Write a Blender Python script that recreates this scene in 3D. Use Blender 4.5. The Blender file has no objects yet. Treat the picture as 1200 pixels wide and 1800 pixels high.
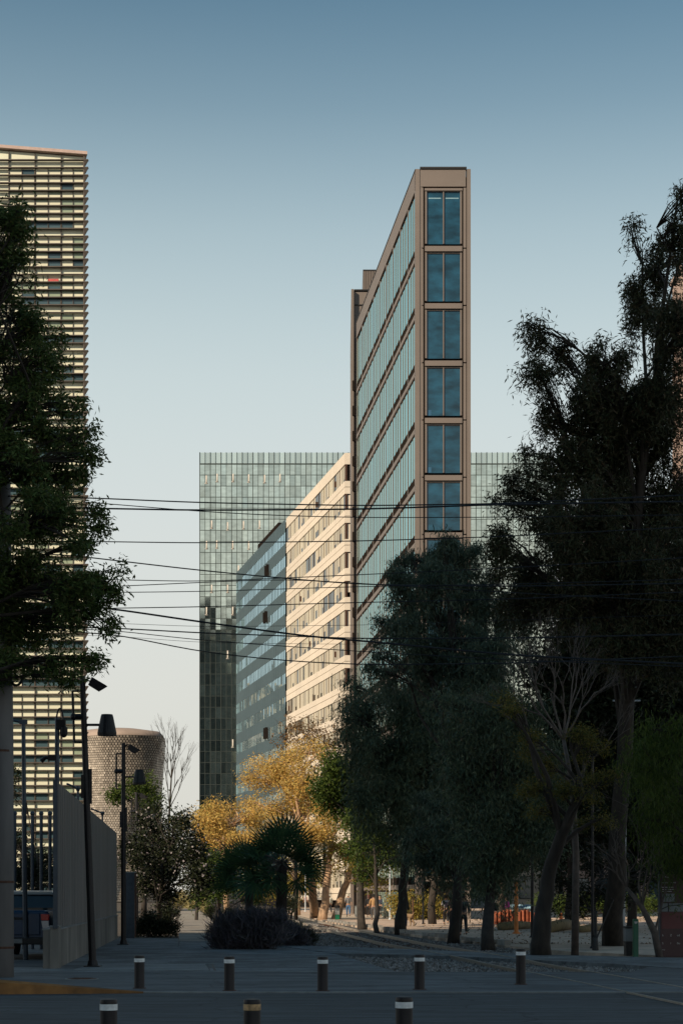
import bpy, bmesh, math, random
import numpy as np
from mathutils import Vector, Matrix
random.seed(7); RNG = np.random.default_rng(11)
D = bpy.data
SC = bpy.context.scene
COL = SC.collection
R = math.radians

# ------------------------------------------------------------------ camera
CAM, HOR, F, CX = 1.8, 1573.0, 3000.0, 600.0
cam = D.cameras.new('camera'); camo = D.objects.new('camera', cam); COL.objects.link(camo)
camo.location = (0, 0, CAM); camo.rotation_euler = (R(90), 0, 0)
cam.sensor_fit = 'HORIZONTAL'; cam.sensor_width = 24; cam.lens = 60
cam.shift_y = (HOR-900)/1200; cam.clip_end = 4000; cam.clip_start = .5
SC.camera = camo

# ------------------------------------------------------------------ light
SUN_EL = 28.0; SUN_AZ = math.atan2(-.72, -.69)          # azimuth from +Y towards +X
sx, sy, sz = math.sin(SUN_AZ)*math.cos(R(SUN_EL)), math.cos(SUN_AZ)*math.cos(R(SUN_EL)), math.sin(R(SUN_EL))
w = D.worlds.new('World'); SC.world = w; w.use_nodes = True
nt = w.node_tree; nt.nodes.clear()
sky = nt.nodes.new('ShaderNodeTexSky'); sky.sky_type = 'NISHITA'; sky.sun_disc = False
sky.sun_elevation = R(SUN_EL); sky.sun_rotation = SUN_AZ
sky.altitude = 2200; sky.air_density = 1.0; sky.dust_density = 1.0; sky.ozone_density = 1.6
hs = nt.nodes.new('ShaderNodeVectorMath'); hs.operation = 'MULTIPLY'; hs.inputs[1].default_value = (.60, 1.0, .93)   # clear upper air
geo = nt.nodes.new('ShaderNodeTexCoord'); sp_ = nt.nodes.new('ShaderNodeSeparateXYZ'); nt.links.new(geo.outputs['Generated'], sp_.inputs[0])
rf = nt.nodes.new('ShaderNodeValToRGB'); rf.color_ramp.interpolation = 'B_SPLINE'                      # city haze thickest at the horizon
for i, (p_, v_) in enumerate(((0, 1), (.2, .99), (.29, .88), (.36, .6), (.42, .27), (.5, .02))):
    e_ = rf.color_ramp.elements[i] if i < 2 else rf.color_ramp.elements.new(p_)
    e_.position = p_; e_.color = (v_, v_, v_, 1)
rc = nt.nodes.new('ShaderNodeValToRGB')
for i, (p_, c_) in enumerate(((0, (.69, .67, .60)), (.12, (.71, .72, .67)), (.22, (.68, .73, .715)), (.5, (.58, .76, .78)))):
    e_ = rc.color_ramp.elements[i] if i < 2 else rc.color_ramp.elements.new(p_)
    e_.position = p_; e_.color = c_+(1,)
nt.links.new(sp_.outputs[2], rf.inputs[0]); nt.links.new(sp_.outputs[2], rc.inputs[0])
hz = nt.nodes.new('ShaderNodeVectorMath'); hz.operation = 'SCALE'; hz.inputs['Scale'].default_value = .88/.085; nt.links.new(rc.outputs[0], hz.inputs[0])
mixn = nt.nodes.new('ShaderNodeMix'); mixn.data_type = 'RGBA'; nt.links.new(rf.outputs[0], mixn.inputs[0])
bgn = nt.nodes.new('ShaderNodeBackground'); bgn.inputs['Strength'].default_value = .085
wo = nt.nodes.new('ShaderNodeOutputWorld')
nt.links.new(sky.outputs[0], hs.inputs[0]); nt.links.new(hs.outputs[0], mixn.inputs[6]); nt.links.new(hz.outputs[0], mixn.inputs[7]); nt.links.new(mixn.outputs[2], bgn.inputs[0]); nt.links.new(bgn.outputs[0], wo.inputs[0])
sl = D.lights.new('sun', 'SUN'); sl.energy = 5.0; sl.angle = R(.5); sl.color = (1, .84, .63)
so = D.objects.new('sun', sl); COL.objects.link(so); so.location = (0, 0, 200)
so.rotation_euler = Vector((-sx, -sy, -sz)).to_track_quat('-Z', 'Y').to_euler()
SC.view_settings.view_transform = 'Standard'; SC.view_settings.look = 'None'
SC.view_settings.exposure = .2; SC.view_settings.gamma = 1
SC.render.engine = 'CYCLES'
SC.cycles.max_bounces = 6; SC.cycles.transparent_max_bounces = 8

# ------------------------------------------------------------------ helpers
def P(px, py, Y): return Vector(((px-CX)*Y/F, Y, CAM+(HOR-py)*Y/F))      # a point at a pixel and a distance
def X(px, Y): return (px-CX)*Y/F
def Zh(py, Y): return CAM+(HOR-py)*Y/F
def G(px, py, z=0):                                                        # a point on the ground
    Y = (CAM-z)*F/(py-HOR); return Vector((X(px, Y), Y, z))
def tag(o, label=None, cat=None, group=None, kind=None):
    if label: o['label'] = label
    if cat: o['category'] = cat
    if group: o['group'] = group
    if kind: o['kind'] = kind
    return o
def thing(name, label, cat, loc=(0, 0, 0), group=None):
    o = D.objects.new(name, None); COL.objects.link(o); o.location = loc; o.empty_display_size = .3
    return tag(o, label, cat, group)
def root_loc(o):
    while o.parent: o = o.parent
    return Vector(o.location)
def link(name, me, m, parent=None, origin=None):
    o = D.objects.new(name, me); COL.objects.link(o)
    for k in (m if isinstance(m, (list, tuple)) else [m]): me.materials.append(k)
    off = root_loc(parent) if parent else (Vector(origin) if origin is not None else None)
    if off is not None: me.transform(Matrix.Translation(-off))
    if parent: o.parent = parent
    elif origin is not None: o.location = origin
    return o
class MB:
    def __init__(s): s.v = []; s.f = []; s.mi = []; s.m = 0
    def face(s, pts):
        n = len(s.v); s.v += [tuple(p) for p in pts]; s.f.append(tuple(range(n, n+len(pts)))); s.mi.append(s.m)
    def hexa(s, p):                       # 8 points: bottom 4, top 4
        n = len(s.v); s.v += [tuple(q) for q in p]
        for f in ((3, 2, 1, 0), (4, 5, 6, 7), (0, 1, 5, 4), (1, 2, 6, 5), (2, 3, 7, 6), (3, 0, 4, 7)):
            s.f.append(tuple(n+i for i in f)); s.mi.append(s.m)
    def box(s, x0, x1, y0, y1, z0, z1):
        s.hexa([(x0, y0, z0), (x1, y0, z0), (x1, y1, z0), (x0, y1, z0), (x0, y0, z1), (x1, y0, z1), (x1, y1, z1), (x0, y1, z1)])
    def fbox(s, fr, u0, u1, v0, v1, z0, z1):
        s.hexa([fr(u0, v0, z0), fr(u1, v0, z0), fr(u1, v1, z0), fr(u0, v1, z0), fr(u0, v0, z1), fr(u1, v0, z1), fr(u1, v1, z1), fr(u0, v1, z1)])
    def prism(s, pts, z0, z1):
        n = len(s.v); k = len(pts); z1s = z1 if isinstance(z1, (list, tuple)) else [z1]*k
        s.v += [(p[0], p[1], z0) for p in pts]+[(p[0], p[1], z1s[i]) for i, p in enumerate(pts)]
        s.f.append(tuple(range(n+k-1, n-1, -1))); s.f.append(tuple(range(n+k, n+2*k))); s.mi += [s.m, s.m]
        for i in range(k):
            j = (i+1) % k; s.f.append((n+i, n+j, n+k+j, n+k+i)); s.mi.append(s.m)
    def tube(s, pts, rad, seg=8, cap=True):
        pts = [Vector(p) for p in pts]; n = len(pts)
        if not isinstance(rad, (list, tuple)): rad = [rad]*n
        b = len(s.v); up = None
        for i, p in enumerate(pts):
            d = (pts[min(i+1, n-1)]-pts[max(i-1, 0)]).normalized()
            if up is None: up = Vector((0, 1, 0)) if abs(d.z) > .7 else Vector((0, 0, 1))
            a = d.cross(up); a = a.normalized() if a.length > 1e-6 else Vector((1, 0, 0))
            c = a.cross(d).normalized(); up = c
            for k in range(seg):
                t = 2*math.pi*k/seg; s.v.append(tuple(p+a*(rad[i]*math.cos(t))+c*(rad[i]*math.sin(t))))
        for i in range(n-1):
            for k in range(seg):
                k2 = (k+1) % seg; s.f.append((b+i*seg+k, b+i*seg+k2, b+(i+1)*seg+k2, b+(i+1)*seg+k)); s.mi.append(s.m)
        if cap:
            s.f.append(tuple(b+k for k in range(seg))[::-1]); s.f.append(tuple(b+(n-1)*seg+k for k in range(seg))); s.mi += [s.m]*2
    def ball(s, c, r, seg=10, rings=7, sc=(1, 1, 1)):
        b = len(s.v)
        for i in range(rings+1):
            ph = math.pi*i/rings
            for k in range(seg):
                t = 2*math.pi*k/seg
                s.v.append((c[0]+r*sc[0]*math.sin(ph)*math.cos(t), c[1]+r*sc[1]*math.sin(ph)*math.sin(t), c[2]+r*sc[2]*math.cos(ph)))
        for i in range(rings):
            for k in range(seg):
                k2 = (k+1) % seg; s.f.append((b+i*seg+k, b+(i+1)*seg+k, b+(i+1)*seg+k2, b+i*seg+k2)); s.mi.append(s.m)
    def build(s, name, m, parent=None, origin=None, smooth=False, bevel=0):
        me = D.meshes.new(name); me.from_pydata(s.v, [], s.f); me.update()
        if isinstance(m, (list, tuple)): me.polygons.foreach_set('material_index', s.mi)
        if smooth: me.polygons.foreach_set('use_smooth', [True]*len(me.polygons))
        bm = bmesh.new(); bm.from_mesh(me)
        bmesh.ops.recalc_face_normals(bm, faces=bm.faces)
        bm.to_mesh(me); bm.free()
        o = link(name, me, m, parent, origin)
        if bevel:
            b = o.modifiers.new('b', 'BEVEL'); b.width = bevel; b.segments = 2; b.limit_method = 'ANGLE'
        return o
def np_mesh(name, verts, k, mats, parent=None, origin=None, mi=None):     # all faces have k corners, verts in face order
    me = D.meshes.new(name); n = len(verts); nf = n//k
    me.vertices.add(n); me.vertices.foreach_set('co', np.ascontiguousarray(verts, dtype=np.float32).ravel())
    me.loops.add(n); me.loops.foreach_set('vertex_index', np.arange(n, dtype=np.int32))
    me.polygons.add(nf); me.polygons.foreach_set('loop_start', np.arange(0, n, k, dtype=np.int32))
    try: me.polygons.foreach_set('loop_total', np.full(nf, k, dtype=np.int32))
    except Exception: pass
    if mi is not None: me.polygons.foreach_set('material_index', np.asarray(mi, dtype=np.int32))
    me.update(calc_edges=True)
    return link(name, me, mats, parent, origin)
def frame(P0, P1):                        # facade frame: u along, v out (towards the viewer), z up
    a = Vector((P0[0], P0[1])); b = Vector((P1[0], P1[1])); d = (b-a); L = d.length; d.normalize()
    n = Vector((d.y, -d.x))
    if n.dot(-a) < 0: n = -n
    def fr(u, v, z): return (a.x+d.x*u+n.x*v, a.y+d.y*u+n.y*v, z)
    fr.L = L; fr.d = d; fr.n = n
    return fr

# ------------------------------------------------------------------ materials
def new_mat(name):
    m = D.materials.new(name); m.use_nodes = True; n = m.node_tree.nodes
    return m, n, m.node_tree.links, n['Principled BSDF']
def pm(name, col, rough=.7, metal=0, var=.12, scale=3.0, bump=0, spec=None, var2=0, stretch=(1, 1, 1), detail=6, cracks=0):
    m, n, l, b = new_mat(name)
    b.inputs['Roughness'].default_value = rough; b.inputs['Metallic'].default_value = metal
    if spec is not None: b.inputs['Specular IOR Level'].default_value = spec
    tc = n.new('ShaderNodeTexCoord'); mp = n.new('ShaderNodeMapping'); mp.inputs['Scale'].default_value = stretch
    l.new(tc.outputs['Object'], mp.inputs[0])
    no = n.new('ShaderNodeTexNoise'); no.inputs['Scale'].default_value = scale; no.inputs['Detail'].default_value = detail
    l.new(mp.outputs[0], no.inputs['Vector'])
    cr = n.new('ShaderNodeValToRGB'); e = cr.color_ramp.elements
    e[0].position = .3; e[1].position = .7
    e[0].color = tuple(c*(1-var) for c in col)+(1,); e[1].color = tuple(min(1, c*(1+var)) for c in col)+(1,)
    l.new(no.outputs[0], cr.inputs[0]); out = cr.outputs[0]
    if var2:
        n2 = n.new('ShaderNodeTexNoise'); n2.inputs['Scale'].default_value = scale*.13; n2.inputs['Detail'].default_value = 3
        l.new(mp.outputs[0], n2.inputs['Vector'])
        mr = n.new('ShaderNodeMapRange'); mr.inputs[1].default_value = .35; mr.inputs[2].default_value = .65
        mr.inputs[3].default_value = 1-var2; mr.inputs[4].default_value = 1+var2; l.new(n2.outputs[0], mr.inputs[0])
        mx = n.new('ShaderNodeVectorMath'); mx.operation = 'SCALE'; l.new(out, mx.inputs[0]); l.new(mr.outputs[0], mx.inputs['Scale']); out = mx.outputs[0]
    if cracks:                                 # hairline cracks and a few repaired patches
        wn = n.new('ShaderNodeTexNoise'); wn.inputs['Scale'].default_value = 1.5; l.new(tc.outputs['Object'], wn.inputs['Vector'])
        ad = n.new('ShaderNodeVectorMath'); ad.operation = 'MULTIPLY_ADD'; ad.inputs[1].default_value = (.8, .8, 0); l.new(wn.outputs['Color'], ad.inputs[0]); l.new(tc.outputs['Object'], ad.inputs[2])
        vo = n.new('ShaderNodeTexVoronoi'); vo.feature = 'DISTANCE_TO_EDGE'; vo.inputs['Scale'].default_value = cracks; l.new(ad.outputs[0], vo.inputs['Vector'])
        r1 = n.new('ShaderNodeMapRange'); r1.inputs[1].default_value = 0; r1.inputs[2].default_value = .012; r1.inputs[3].default_value = .45; r1.inputs[4].default_value = 1; l.new(vo.outputs['Distance'], r1.inputs[0])
        v2 = n.new('ShaderNodeTexVoronoi'); v2.inputs['Scale'].default_value = cracks*.7; l.new(ad.outputs[0], v2.inputs['Vector'])
        sx_ = n.new('ShaderNodeSeparateXYZ'); l.new(v2.outputs['Color'], sx_.inputs[0])
        r2 = n.new('ShaderNodeMapRange'); r2.inputs[3].default_value = .78; r2.inputs[4].default_value = 1.22; l.new(sx_.outputs[0], r2.inputs[0])
        mu = n.new('ShaderNodeMath'); mu.operation = 'MULTIPLY'; l.new(r1.outputs[0], mu.inputs[0]); l.new(r2.outputs[0], mu.inputs[1])
        m3 = n.new('ShaderNodeVectorMath'); m3.operation = 'SCALE'; l.new(out, m3.inputs[0]); l.new(mu.outputs[0], m3.inputs['Scale']); out = m3.outputs[0]
    l.new(out, b.inputs['Base Color'])
    if bump:
        bp = n.new('ShaderNodeBump'); bp.inputs['Strength'].default_value = bump; bp.inputs['Distance'].default_value = .02
        l.new(no.outputs[0], bp.inputs['Height']); l.new(bp.outputs[0], b.inputs['Normal'])
    return m
def glass(name, col, rough=.03, metal=0, ior=1.52, wave=0, wscale=.3, tint=None, bands=0):
    m, n, l, b = new_mat(name)
    if tint: b.inputs['Specular Tint'].default_value = tint+(1,)
    b.inputs['Base Color'].default_value = col+(1,); b.inputs['Roughness'].default_value = rough
    b.inputs['Metallic'].default_value = metal; b.inputs['IOR'].default_value = ior
    geo = n.new('ShaderNodeNewGeometry')
    cr = n.new('ShaderNodeMapRange'); cr.inputs[3].default_value = .8; cr.inputs[4].default_value = 1.2
    l.new(geo.outputs['Random Per Island'], cr.inputs[0])
    vm = n.new('ShaderNodeVectorMath'); vm.operation = 'SCALE'; vm.inputs[0].default_value = col
    l.new(cr.outputs[0], vm.inputs['Scale']); l.new(vm.outputs[0], b.inputs['Base Color'])
    if bands:                                  # floor plates, ceilings and shelves dimly seen through the pane
        t2 = n.new('ShaderNodeTexCoord'); m2 = n.new('ShaderNodeMapping'); m2.inputs['Scale'].default_value = (.5, .5, 1); l.new(t2.outputs['Object'], m2.inputs[0])
        n2 = n.new('ShaderNodeTexNoise'); n2.inputs['Scale'].default_value = 1.6; n2.inputs['Detail'].default_value = 3; l.new(m2.outputs[0], n2.inputs['Vector'])
        r2 = n.new('ShaderNodeMapRange'); r2.inputs[1].default_value = .3; r2.inputs[2].default_value = .7; r2.inputs[3].default_value = 1-bands; r2.inputs[4].default_value = 1+bands*1.6; l.new(n2.outputs[0], r2.inputs[0])
        v2 = n.new('ShaderNodeVectorMath'); v2.operation = 'SCALE'; l.new(vm.outputs[0], v2.inputs[0]); l.new(r2.outputs[0], v2.inputs['Scale']); l.new(v2.outputs[0], b.inputs['Base Color'])
    if wave:
        tc = n.new('ShaderNodeTexCoord'); no = n.new('ShaderNodeTexNoise'); no.inputs['Scale'].default_value = wscale; no.inputs['Detail'].default_value = 1
        l.new(tc.outputs['Object'], no.inputs['Vector'])
        bp = n.new('ShaderNodeBump'); bp.inputs['Strength'].default_value = 1; bp.inputs['Distance'].default_value = wave
        l.new(no.outputs[0], bp.inputs['Height']); l.new(bp.outputs[0], b.inputs['Normal'])
    return m
def leaf_mat(name, cols, trans=.3, rough=.5):
    m, n, l, b = new_mat(name)
    geo = n.new('ShaderNodeNewGeometry'); cr = n.new('ShaderNodeValToRGB'); cr.color_ramp.interpolation = 'LINEAR'
    e = cr.color_ramp.elements
    while len(e) < len(cols): e.new(.5)
    for i, c in enumerate(cols): e[i].position = i/(len(cols)-1); e[i].color = c+(1,)
    l.new(geo.outputs['Random Per Island'], cr.inputs[0]); l.new(cr.outputs[0], b.inputs['Base Color'])
    b.inputs['Roughness'].default_value = rough; b.inputs['Specular IOR Level'].default_value = .12
    tr = n.new('ShaderNodeBsdfTranslucent'); l.new(cr.outputs[0], tr.inputs[0])
    mx = n.new('ShaderNodeMixShader'); mx.inputs[0].default_value = trans
    l.new(b.outputs[0], mx.inputs[1]); l.new(tr.outputs[0], mx.inputs[2]); l.new(mx.outputs[0], n['Material Output'].inputs[0])
    return m
M = {}
M['asphalt'] = pm('asphalt', (.046, .054, .06), .85, var=.4, scale=30, bump=.6, var2=.35, stretch=(.12, 1, 1), detail=8, cracks=.3)
M['concrete'] = pm('concrete', (.14, .15, .155), .85, var=.3, scale=7, bump=.4, var2=.35, detail=8, cracks=.35)
M['conc_light'] = pm('pale_concrete', (.2, .21, .21), .8, var=.15, scale=6, bump=.3, var2=.15)
M['conc_dark'] = pm('dark_concrete', (.085, .096, .103), .85, var=.35, scale=10, bump=.4, var2=.35, stretch=(.3, 1, 1), detail=8, cracks=.25)
M['conc_wall'] = pm('wall_concrete', (.2, .185, .165), .85, var=.3, scale=2.2, bump=.4, var2=.25, stretch=(1, 1, .25))
M['paver'] = pm('pavers', (.50, .37, .28), .85, var=.2, scale=3, bump=.4, var2=.2)
M['path'] = pm('path_concrete', (.24, .21, .18), .85, var=.15, scale=5, bump=.3, var2=.2)
M['soil'] = pm('soil', (.06, .045, .032), .95, var=.5, scale=4, bump=.8, var2=.3)
M['gravel'] = pm('gravel_bed', (.09, .085, .08), .95, var=.5, scale=30, bump=1)
M['yellow'] = pm('kerb_paint', (.24, .11, .03), .7, var=.35, scale=4, var2=.4)
M['rail'] = pm('rail_steel', (.40, .34, .28), .4, .35, var=.2, scale=8)
M['rust'] = pm('rusty_steel', (.09, .045, .03), .8, .3, var=.3, scale=14)
M['darkmetal'] = pm('dark_metal', (.016, .015, .017), .45, .5, var=.2, scale=10)
M['bluemetal'] = pm('grey_blue_metal', (.055, .07, .09), .45, .6, var=.15, scale=6)
M['panel_metal'] = pm('corrugated_metal', (.21, .212, .215), .5, .5, var=.12, scale=1.5, var2=.15, stretch=(1, 1, .2))
M['reflect'] = pm('reflective_tape', (.75, .76, .76), .35, 0, var=.15, scale=20)
M['worn'] = pm('worn_tape', (.4, .25, .12), .6, 0, var=.6, scale=18)
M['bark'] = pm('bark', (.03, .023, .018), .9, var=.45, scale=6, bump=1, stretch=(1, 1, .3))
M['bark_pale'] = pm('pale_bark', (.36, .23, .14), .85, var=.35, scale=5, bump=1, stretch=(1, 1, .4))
M['twig'] = pm('grey_twig', (.1, .08, .07), .85, var=.3, scale=6)
M['pole'] = pm('concrete_pole', (.16, .155, .155), .85, var=.2, scale=3, bump=.4, var2=.2, stretch=(1, 1, .2))
M['pole_pale'] = pm('pale_pole', (.42, .45, .48), .7, var=.25, scale=5, bump=.4, stretch=(1, 1, .2))
M['cable'] = pm('cable_rubber', (.012, .014, .018), .6, var=.1)
M['black'] = pm('black', (.012, .011, .012), .6, var=.1)

# ================================================================== THE GROUND
def slab(name, pts, z1, m, z0=-.4, kind='structure'):
    mb = MB(); mb.prism(pts, z0, z1); o = mb.build(name, m); return tag(o, kind=kind)
mb = MB(); mb.face([(-1500, -300, -.16), (1500, -300, -.16), (1500, 2600, -.16), (-1500, 2600, -.16)])
tag(mb.build('ground', M['soil']), kind='structure')
KY = G(600, 1745).y
mb = MB(); mb.face([(-200, -120, -.02), (200, -120, -.02), (200, KY, -.02), (-200, KY, -.02)])
tag(mb.build('road', M['asphalt']), kind='structure')
mb = MB(); mb.box(-200, 200, KY, KY+.16, -.4, .008)
tag(mb.build('kerb', M['conc_light']), kind='structure')
# ochre painted ramped kerb at the left
k0 = G(250, 1746)
mb2 = MB(); xl = X(0, KY)
mb2.prism([(-60, KY-.42), (xl-.6, KY-.42), (k0.x, KY-.02), (k0.x, KY+.05), (xl-.6, KY+.5), (-60, KY+.5)], -.3, [.25, .25, .012, .012, .25, .25])
tag(mb2.build('painted_kerb', M['yellow']), kind='structure')
AY = G(600, 1709).y
slab('apron', [(-60, KY+.16), (60, KY+.16), (60, AY), (-60, AY)], 0, M['conc_dark'])
slab('apron_edge', [(G(380, 1709).x, AY), (G(695, 1709).x, AY), (G(695, 1709).x, AY+.22), (G(380, 1709).x, AY+.22)], .006, M['conc_light'])
def gp(*pp): return [tuple(G(a, b)[:2]) for a, b in pp]
plaza = gp((692, 1708.4), (588, 1677), (473, 1662), (380, 1662), (386, 1655), (315, 1655), (313, 1650), (-400, 1650))
slab('plaza', [(-60, AY+.0), (G(380, 1709).x, AY), (G(380, 1709).x, AY+.22), (G(695, 1709).x, AY+.22)]+plaza[1:]+[(-60, plaza[-1][1])], -.003, M['concrete'])
mb = MB()
pts = gp((128, 1706), (368, 1706), (360, 1695), (160, 1695)); mb.prism(pts, -.1, .004)
tag(mb.build('pale_slab', M['conc_light']), kind='structure')
# joints in the plaza (thin dark grooves laid as strips)
mb = MB()
for (a, b, c, d_, wd) in ((315, 1655, 313.5, 1664, .05), (313, 1663.5, 372, 1664.2, .05), (372, 1695, 378, 1707, .06), (364, 1695, 368, 1707, .04), (205, 1680, 590, 1680, .03), (150, 1692, 640, 1693, .03)):
    A = G(a, b); B = G(c, d_); dd = (B-A).normalized(); nn = Vector((-dd.y, dd.x, 0))*wd/2
    mb.face([(p.x, p.y, .0035) for p in (A-nn, B-nn, B+nn, A+nn)])
tag(mb.build('pavement_joints', M['black']), kind='structure')
pl = [(315, 1655), (314, 1640), (313, 1625), (315, 1610), (318, 1601), (324, 1595.5)]; pr = [(352, 1595.5), (345, 1597.5), (352, 1603), (366, 1612), (379, 1627), (386, 1655)]
slab('path', gp(*(pl+pr)), .0, M['path'])
strip = [(473, 1662), (588, 1677), (690, 1679.5), (783, 1681.5), (908, 1687.5), (1075, 1695.5), (1200, 1704), (1500, 1722), (1500, 1698), (1200, 1685), (927, 1679), (846, 1675), (700, 1669), (583, 1665)]
slab('crossing_walk', gp(*strip), .012, M['concrete'])
slab('side_slab', gp((1085, 1716), (1200, 1719), (1500, 1728), (1500, 1722.5), (1200, 1704.5), (1140, 1700.5)), .004, M['conc_dark'])
# gravel bed, track
track = [(32, 6.0), (38.8, 5.45), (44, 4.8), (54.5, 3.6), (61.2, 2.8), (69, 1.72), (80.5, .67), (95.2, -.79), (125, -3.1), (165, -6.0), (230, -10.5)]
track = [(y*.9, x*.9) for y, x in track]; track = [(16, 7.3), (24, 6.1)]+track
track[2] = (28.8, 5.52)
ty = np.array([t[0] for t in track]); tx = np.array([t[1] for t in track])
def rail_x(y): 
    # smooth interpolation of the left rail
    ys = np.linspace(y-3, y+3, 7); return float(np.mean(np.interp(ys, ty, tx)))
GA = 1.5
ys = np.arange(15, 215, 1.0)
mb = MB()
L = [(rail_x(y)-1.7-(1.0 if 55 < y < 90 else 0), y) for y in ys if y > 34]; Rr = [(rail_x(y)+GA+1.6, y) for y in ys if y > 34]
for i in range(len(L)-1): mb.face([(*L[i], -.11), (*Rr[i], -.11), (*Rr[i+1], -.11), (*L[i+1], -.11)])
tag(mb.build('track_bed', M['gravel']), kind='structure')
for off in (0, GA):
    mb = MB()
    prof = [(-.028, .03), (.028, .03), (.028, -.01), (.012, -.02), (.012, -.1), (.06, -.12), (-.06, -.12), (-.012, -.1), (-.012, -.02), (-.028, -.01)]
    n = len(prof)
    for i, y in enumerate(ys):
        x = rail_x(y)+off
        for a, b in prof: mb.v.append((x+a, y, b-(.018 if y < 46 else 0)))
        if i:
            for k in range(n):
                k2 = (k+1) % n; mb.f.append(((i-1)*n+k, (i-1)*n+k2, i*n+k2, i*n+k)); mb.mi.append(0)
    o = mb.build('rail', M['rail'])
    tag(o, 'worn steel rail nearest the palm and the plaza' if off == 0 else 'worn steel rail nearest the tree lined walkway', 'rail', 'rails of the curving track')
mb = MB()
for i in range(60):
    y = 55+i*.9; xx = rail_x(y)+GA/2; mb.box(xx-1.1, xx+1.1, y-.11, y+.11, -.2, -.085)
tag(mb.build('sleepers', M['rust']), 'half buried dark timber sleepers under the rails', 'sleepers', kind='stuff')
# loose stones
def in_poly(x, y, poly):
    c = False; j = len(poly)-1
    for i in range(len(poly)):
        if (poly[i][1] > y) != (poly[j][1] > y) and x < (poly[j][0]-poly[i][0])*(y-poly[i][1])/(poly[j][1]-poly[i][1])+poly[i][0]: c = not c
        j = i
    return c
pit = gp((590, 1677), (692, 1708), (925, 1710), (1085, 1715), (1200, 1705), (1075, 1696), (908, 1688), (783, 1682))
bed = gp((480, 1661), (590, 1664), (800, 1672), (1000, 1680), (900, 1663), (780, 1652), (690, 1642), (600, 1631), (545, 1621), (500, 1622))
st = []
def stones(poly, n, z, r0, r1):
    xs = [p[0] for p in poly]; yy = [p[1] for p in poly]; k = 0
    base = np.array([(1, 0, 0), (0, 1, 0), (-1, 0, 0), (0, -1, 0), (0, 0, 1), (0, 0, -1)], float)
    tri = [(0, 1, 4), (1, 2, 4), (2, 3, 4), (3, 0, 4), (1, 0, 5), (2, 1, 5), (3, 2, 5), (0, 3, 5)]
    while k < n:
        x = random.uniform(min(xs), max(xs)); y = random.uniform(min(yy), max(yy))
        if not in_poly(x, y, poly): continue
        k += 1; r = random.uniform(r0, r1)
        b = base*r*RNG.uniform(.6, 1.2, (6, 3)); a = random.uniform(0, 6.28); c, s_ = math.cos(a), math.sin(a)
        b = np.stack([b[:, 0]*c-b[:, 1]*s_, b[:, 0]*s_+b[:, 1]*c, b[:, 2]*.7], 1)+np.array([x, y, z+r*.25])
        for t in tri: st.extend((b[t[0]], b[t[1]], b[t[2]]))
stones(pit, 5200, -.11, .03, .075); stones(bed, 9000, -.11, .03, .07)
M['stone'] = leaf_mat('gravel_stone', [(.07, .065, .06), (.17, .16, .15), (.3, .29, .28), (.12, .09, .07)], 0, .9)
slab('gravel_pit_floor', pit, -.115, M['gravel'])
tag(np_mesh('gravel', np.array(st), 3, M['stone']), 'loose grey crushed stone round the rails and in the open pit', 'gravel', kind='stuff')
# walkway on the right of the track
wk = [(505, 1606), (545, 1613), (575, 1620), (640, 1630), (700, 1640), (800, 1652), (900, 1664), (1000, 1673), (1200, 1682), (1500, 1694), (1500, 1600), (505, 1596)]
slab('walkway', gp(*wk), -.004, M['paver'])
front = [tuple(G(a, b)[:2]) for a, b in wk[2:8]]
i = 0; nblk = 0
for a, b in zip(front[:-1], front[1:]):
    A = Vector(a); B = Vector(b); Ld = (B-A).length; dd = (B-A)/Ld; nn = Vector((-dd.y, dd.x)); t = 0
    while t+1.6 < Ld:
        ln = random.uniform(1.0, 1.6)
        if random.random() < .75:
            q = A+dd*t; mb = MB()
            mb.prism([tuple(q), tuple(q+dd*ln), tuple(q+dd*ln+nn*.22), tuple(q+nn*.22)], -.15, .12+random.uniform(0, .08))
            o = mb.build('kerb_block', M['conc_wall'], origin=(q.x, q.y, 0)); nblk += 1
            tag(o, 'low weathered concrete block edging the walkway beside the track', 'kerb block', 'low concrete blocks edging the walkway')
        t += ln+random.uniform(.25, .9)
    i += 1
# ================================================================== BUILDINGS
# ---- thin brown tower
M['bronze'] = pm('bronze_panel', (.185, .15, .13), .55, .3, var=.06, scale=.5, var2=.06)
M['bronze_side'] = M['bronze']
M['strip'] = pm('pale_blue_strip', (.22, .36, .42), .5); M['desk'] = pm('desk_panel_blue', (.02, .09, .17), .5)
M['slot'] = pm('dark_recess', (.02, .016, .014), .9, var=.1, spec=0)
M['glass_blue'] = glass('blue_glass', (.008, .045, .078), .04, bands=.45, wave=.004, wscale=.6)
M['glass_teal'] = glass('teal_glass', (.34, .56, .58), .05, metal=.85, tint=(.62, .86, .88), wave=.006, wscale=.5)
YT = 125.0
A = P(730, HOR, YT); B = P(626, HOR, 158.5); C = P(827, HOR, YT)
bt = thing('office_tower', 'thin brown metal office tower with large blue end windows, tallest in the middle', 'building', (A.x, A.y, 0))
fr = frame(A, B); L = fr.L                      # long left face, u from the front corner
ztop = Zh(296, YT)
ff = frame(A, C); W = ff.L
k = YT/F
def zt(y): return Zh(y, YT)
# core
core = MB()
Bb = (B.x+W, B.y)
core.prism([fr(.3, -.12, 0)[:2], (C.x-.3, C.y+.55), (Bb[0]-.3, Bb[1]-.3), fr(L-.1, -.12, 0)[:2]], -.2, zt(305))
core.build('core', M['slot'], bt)
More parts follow.
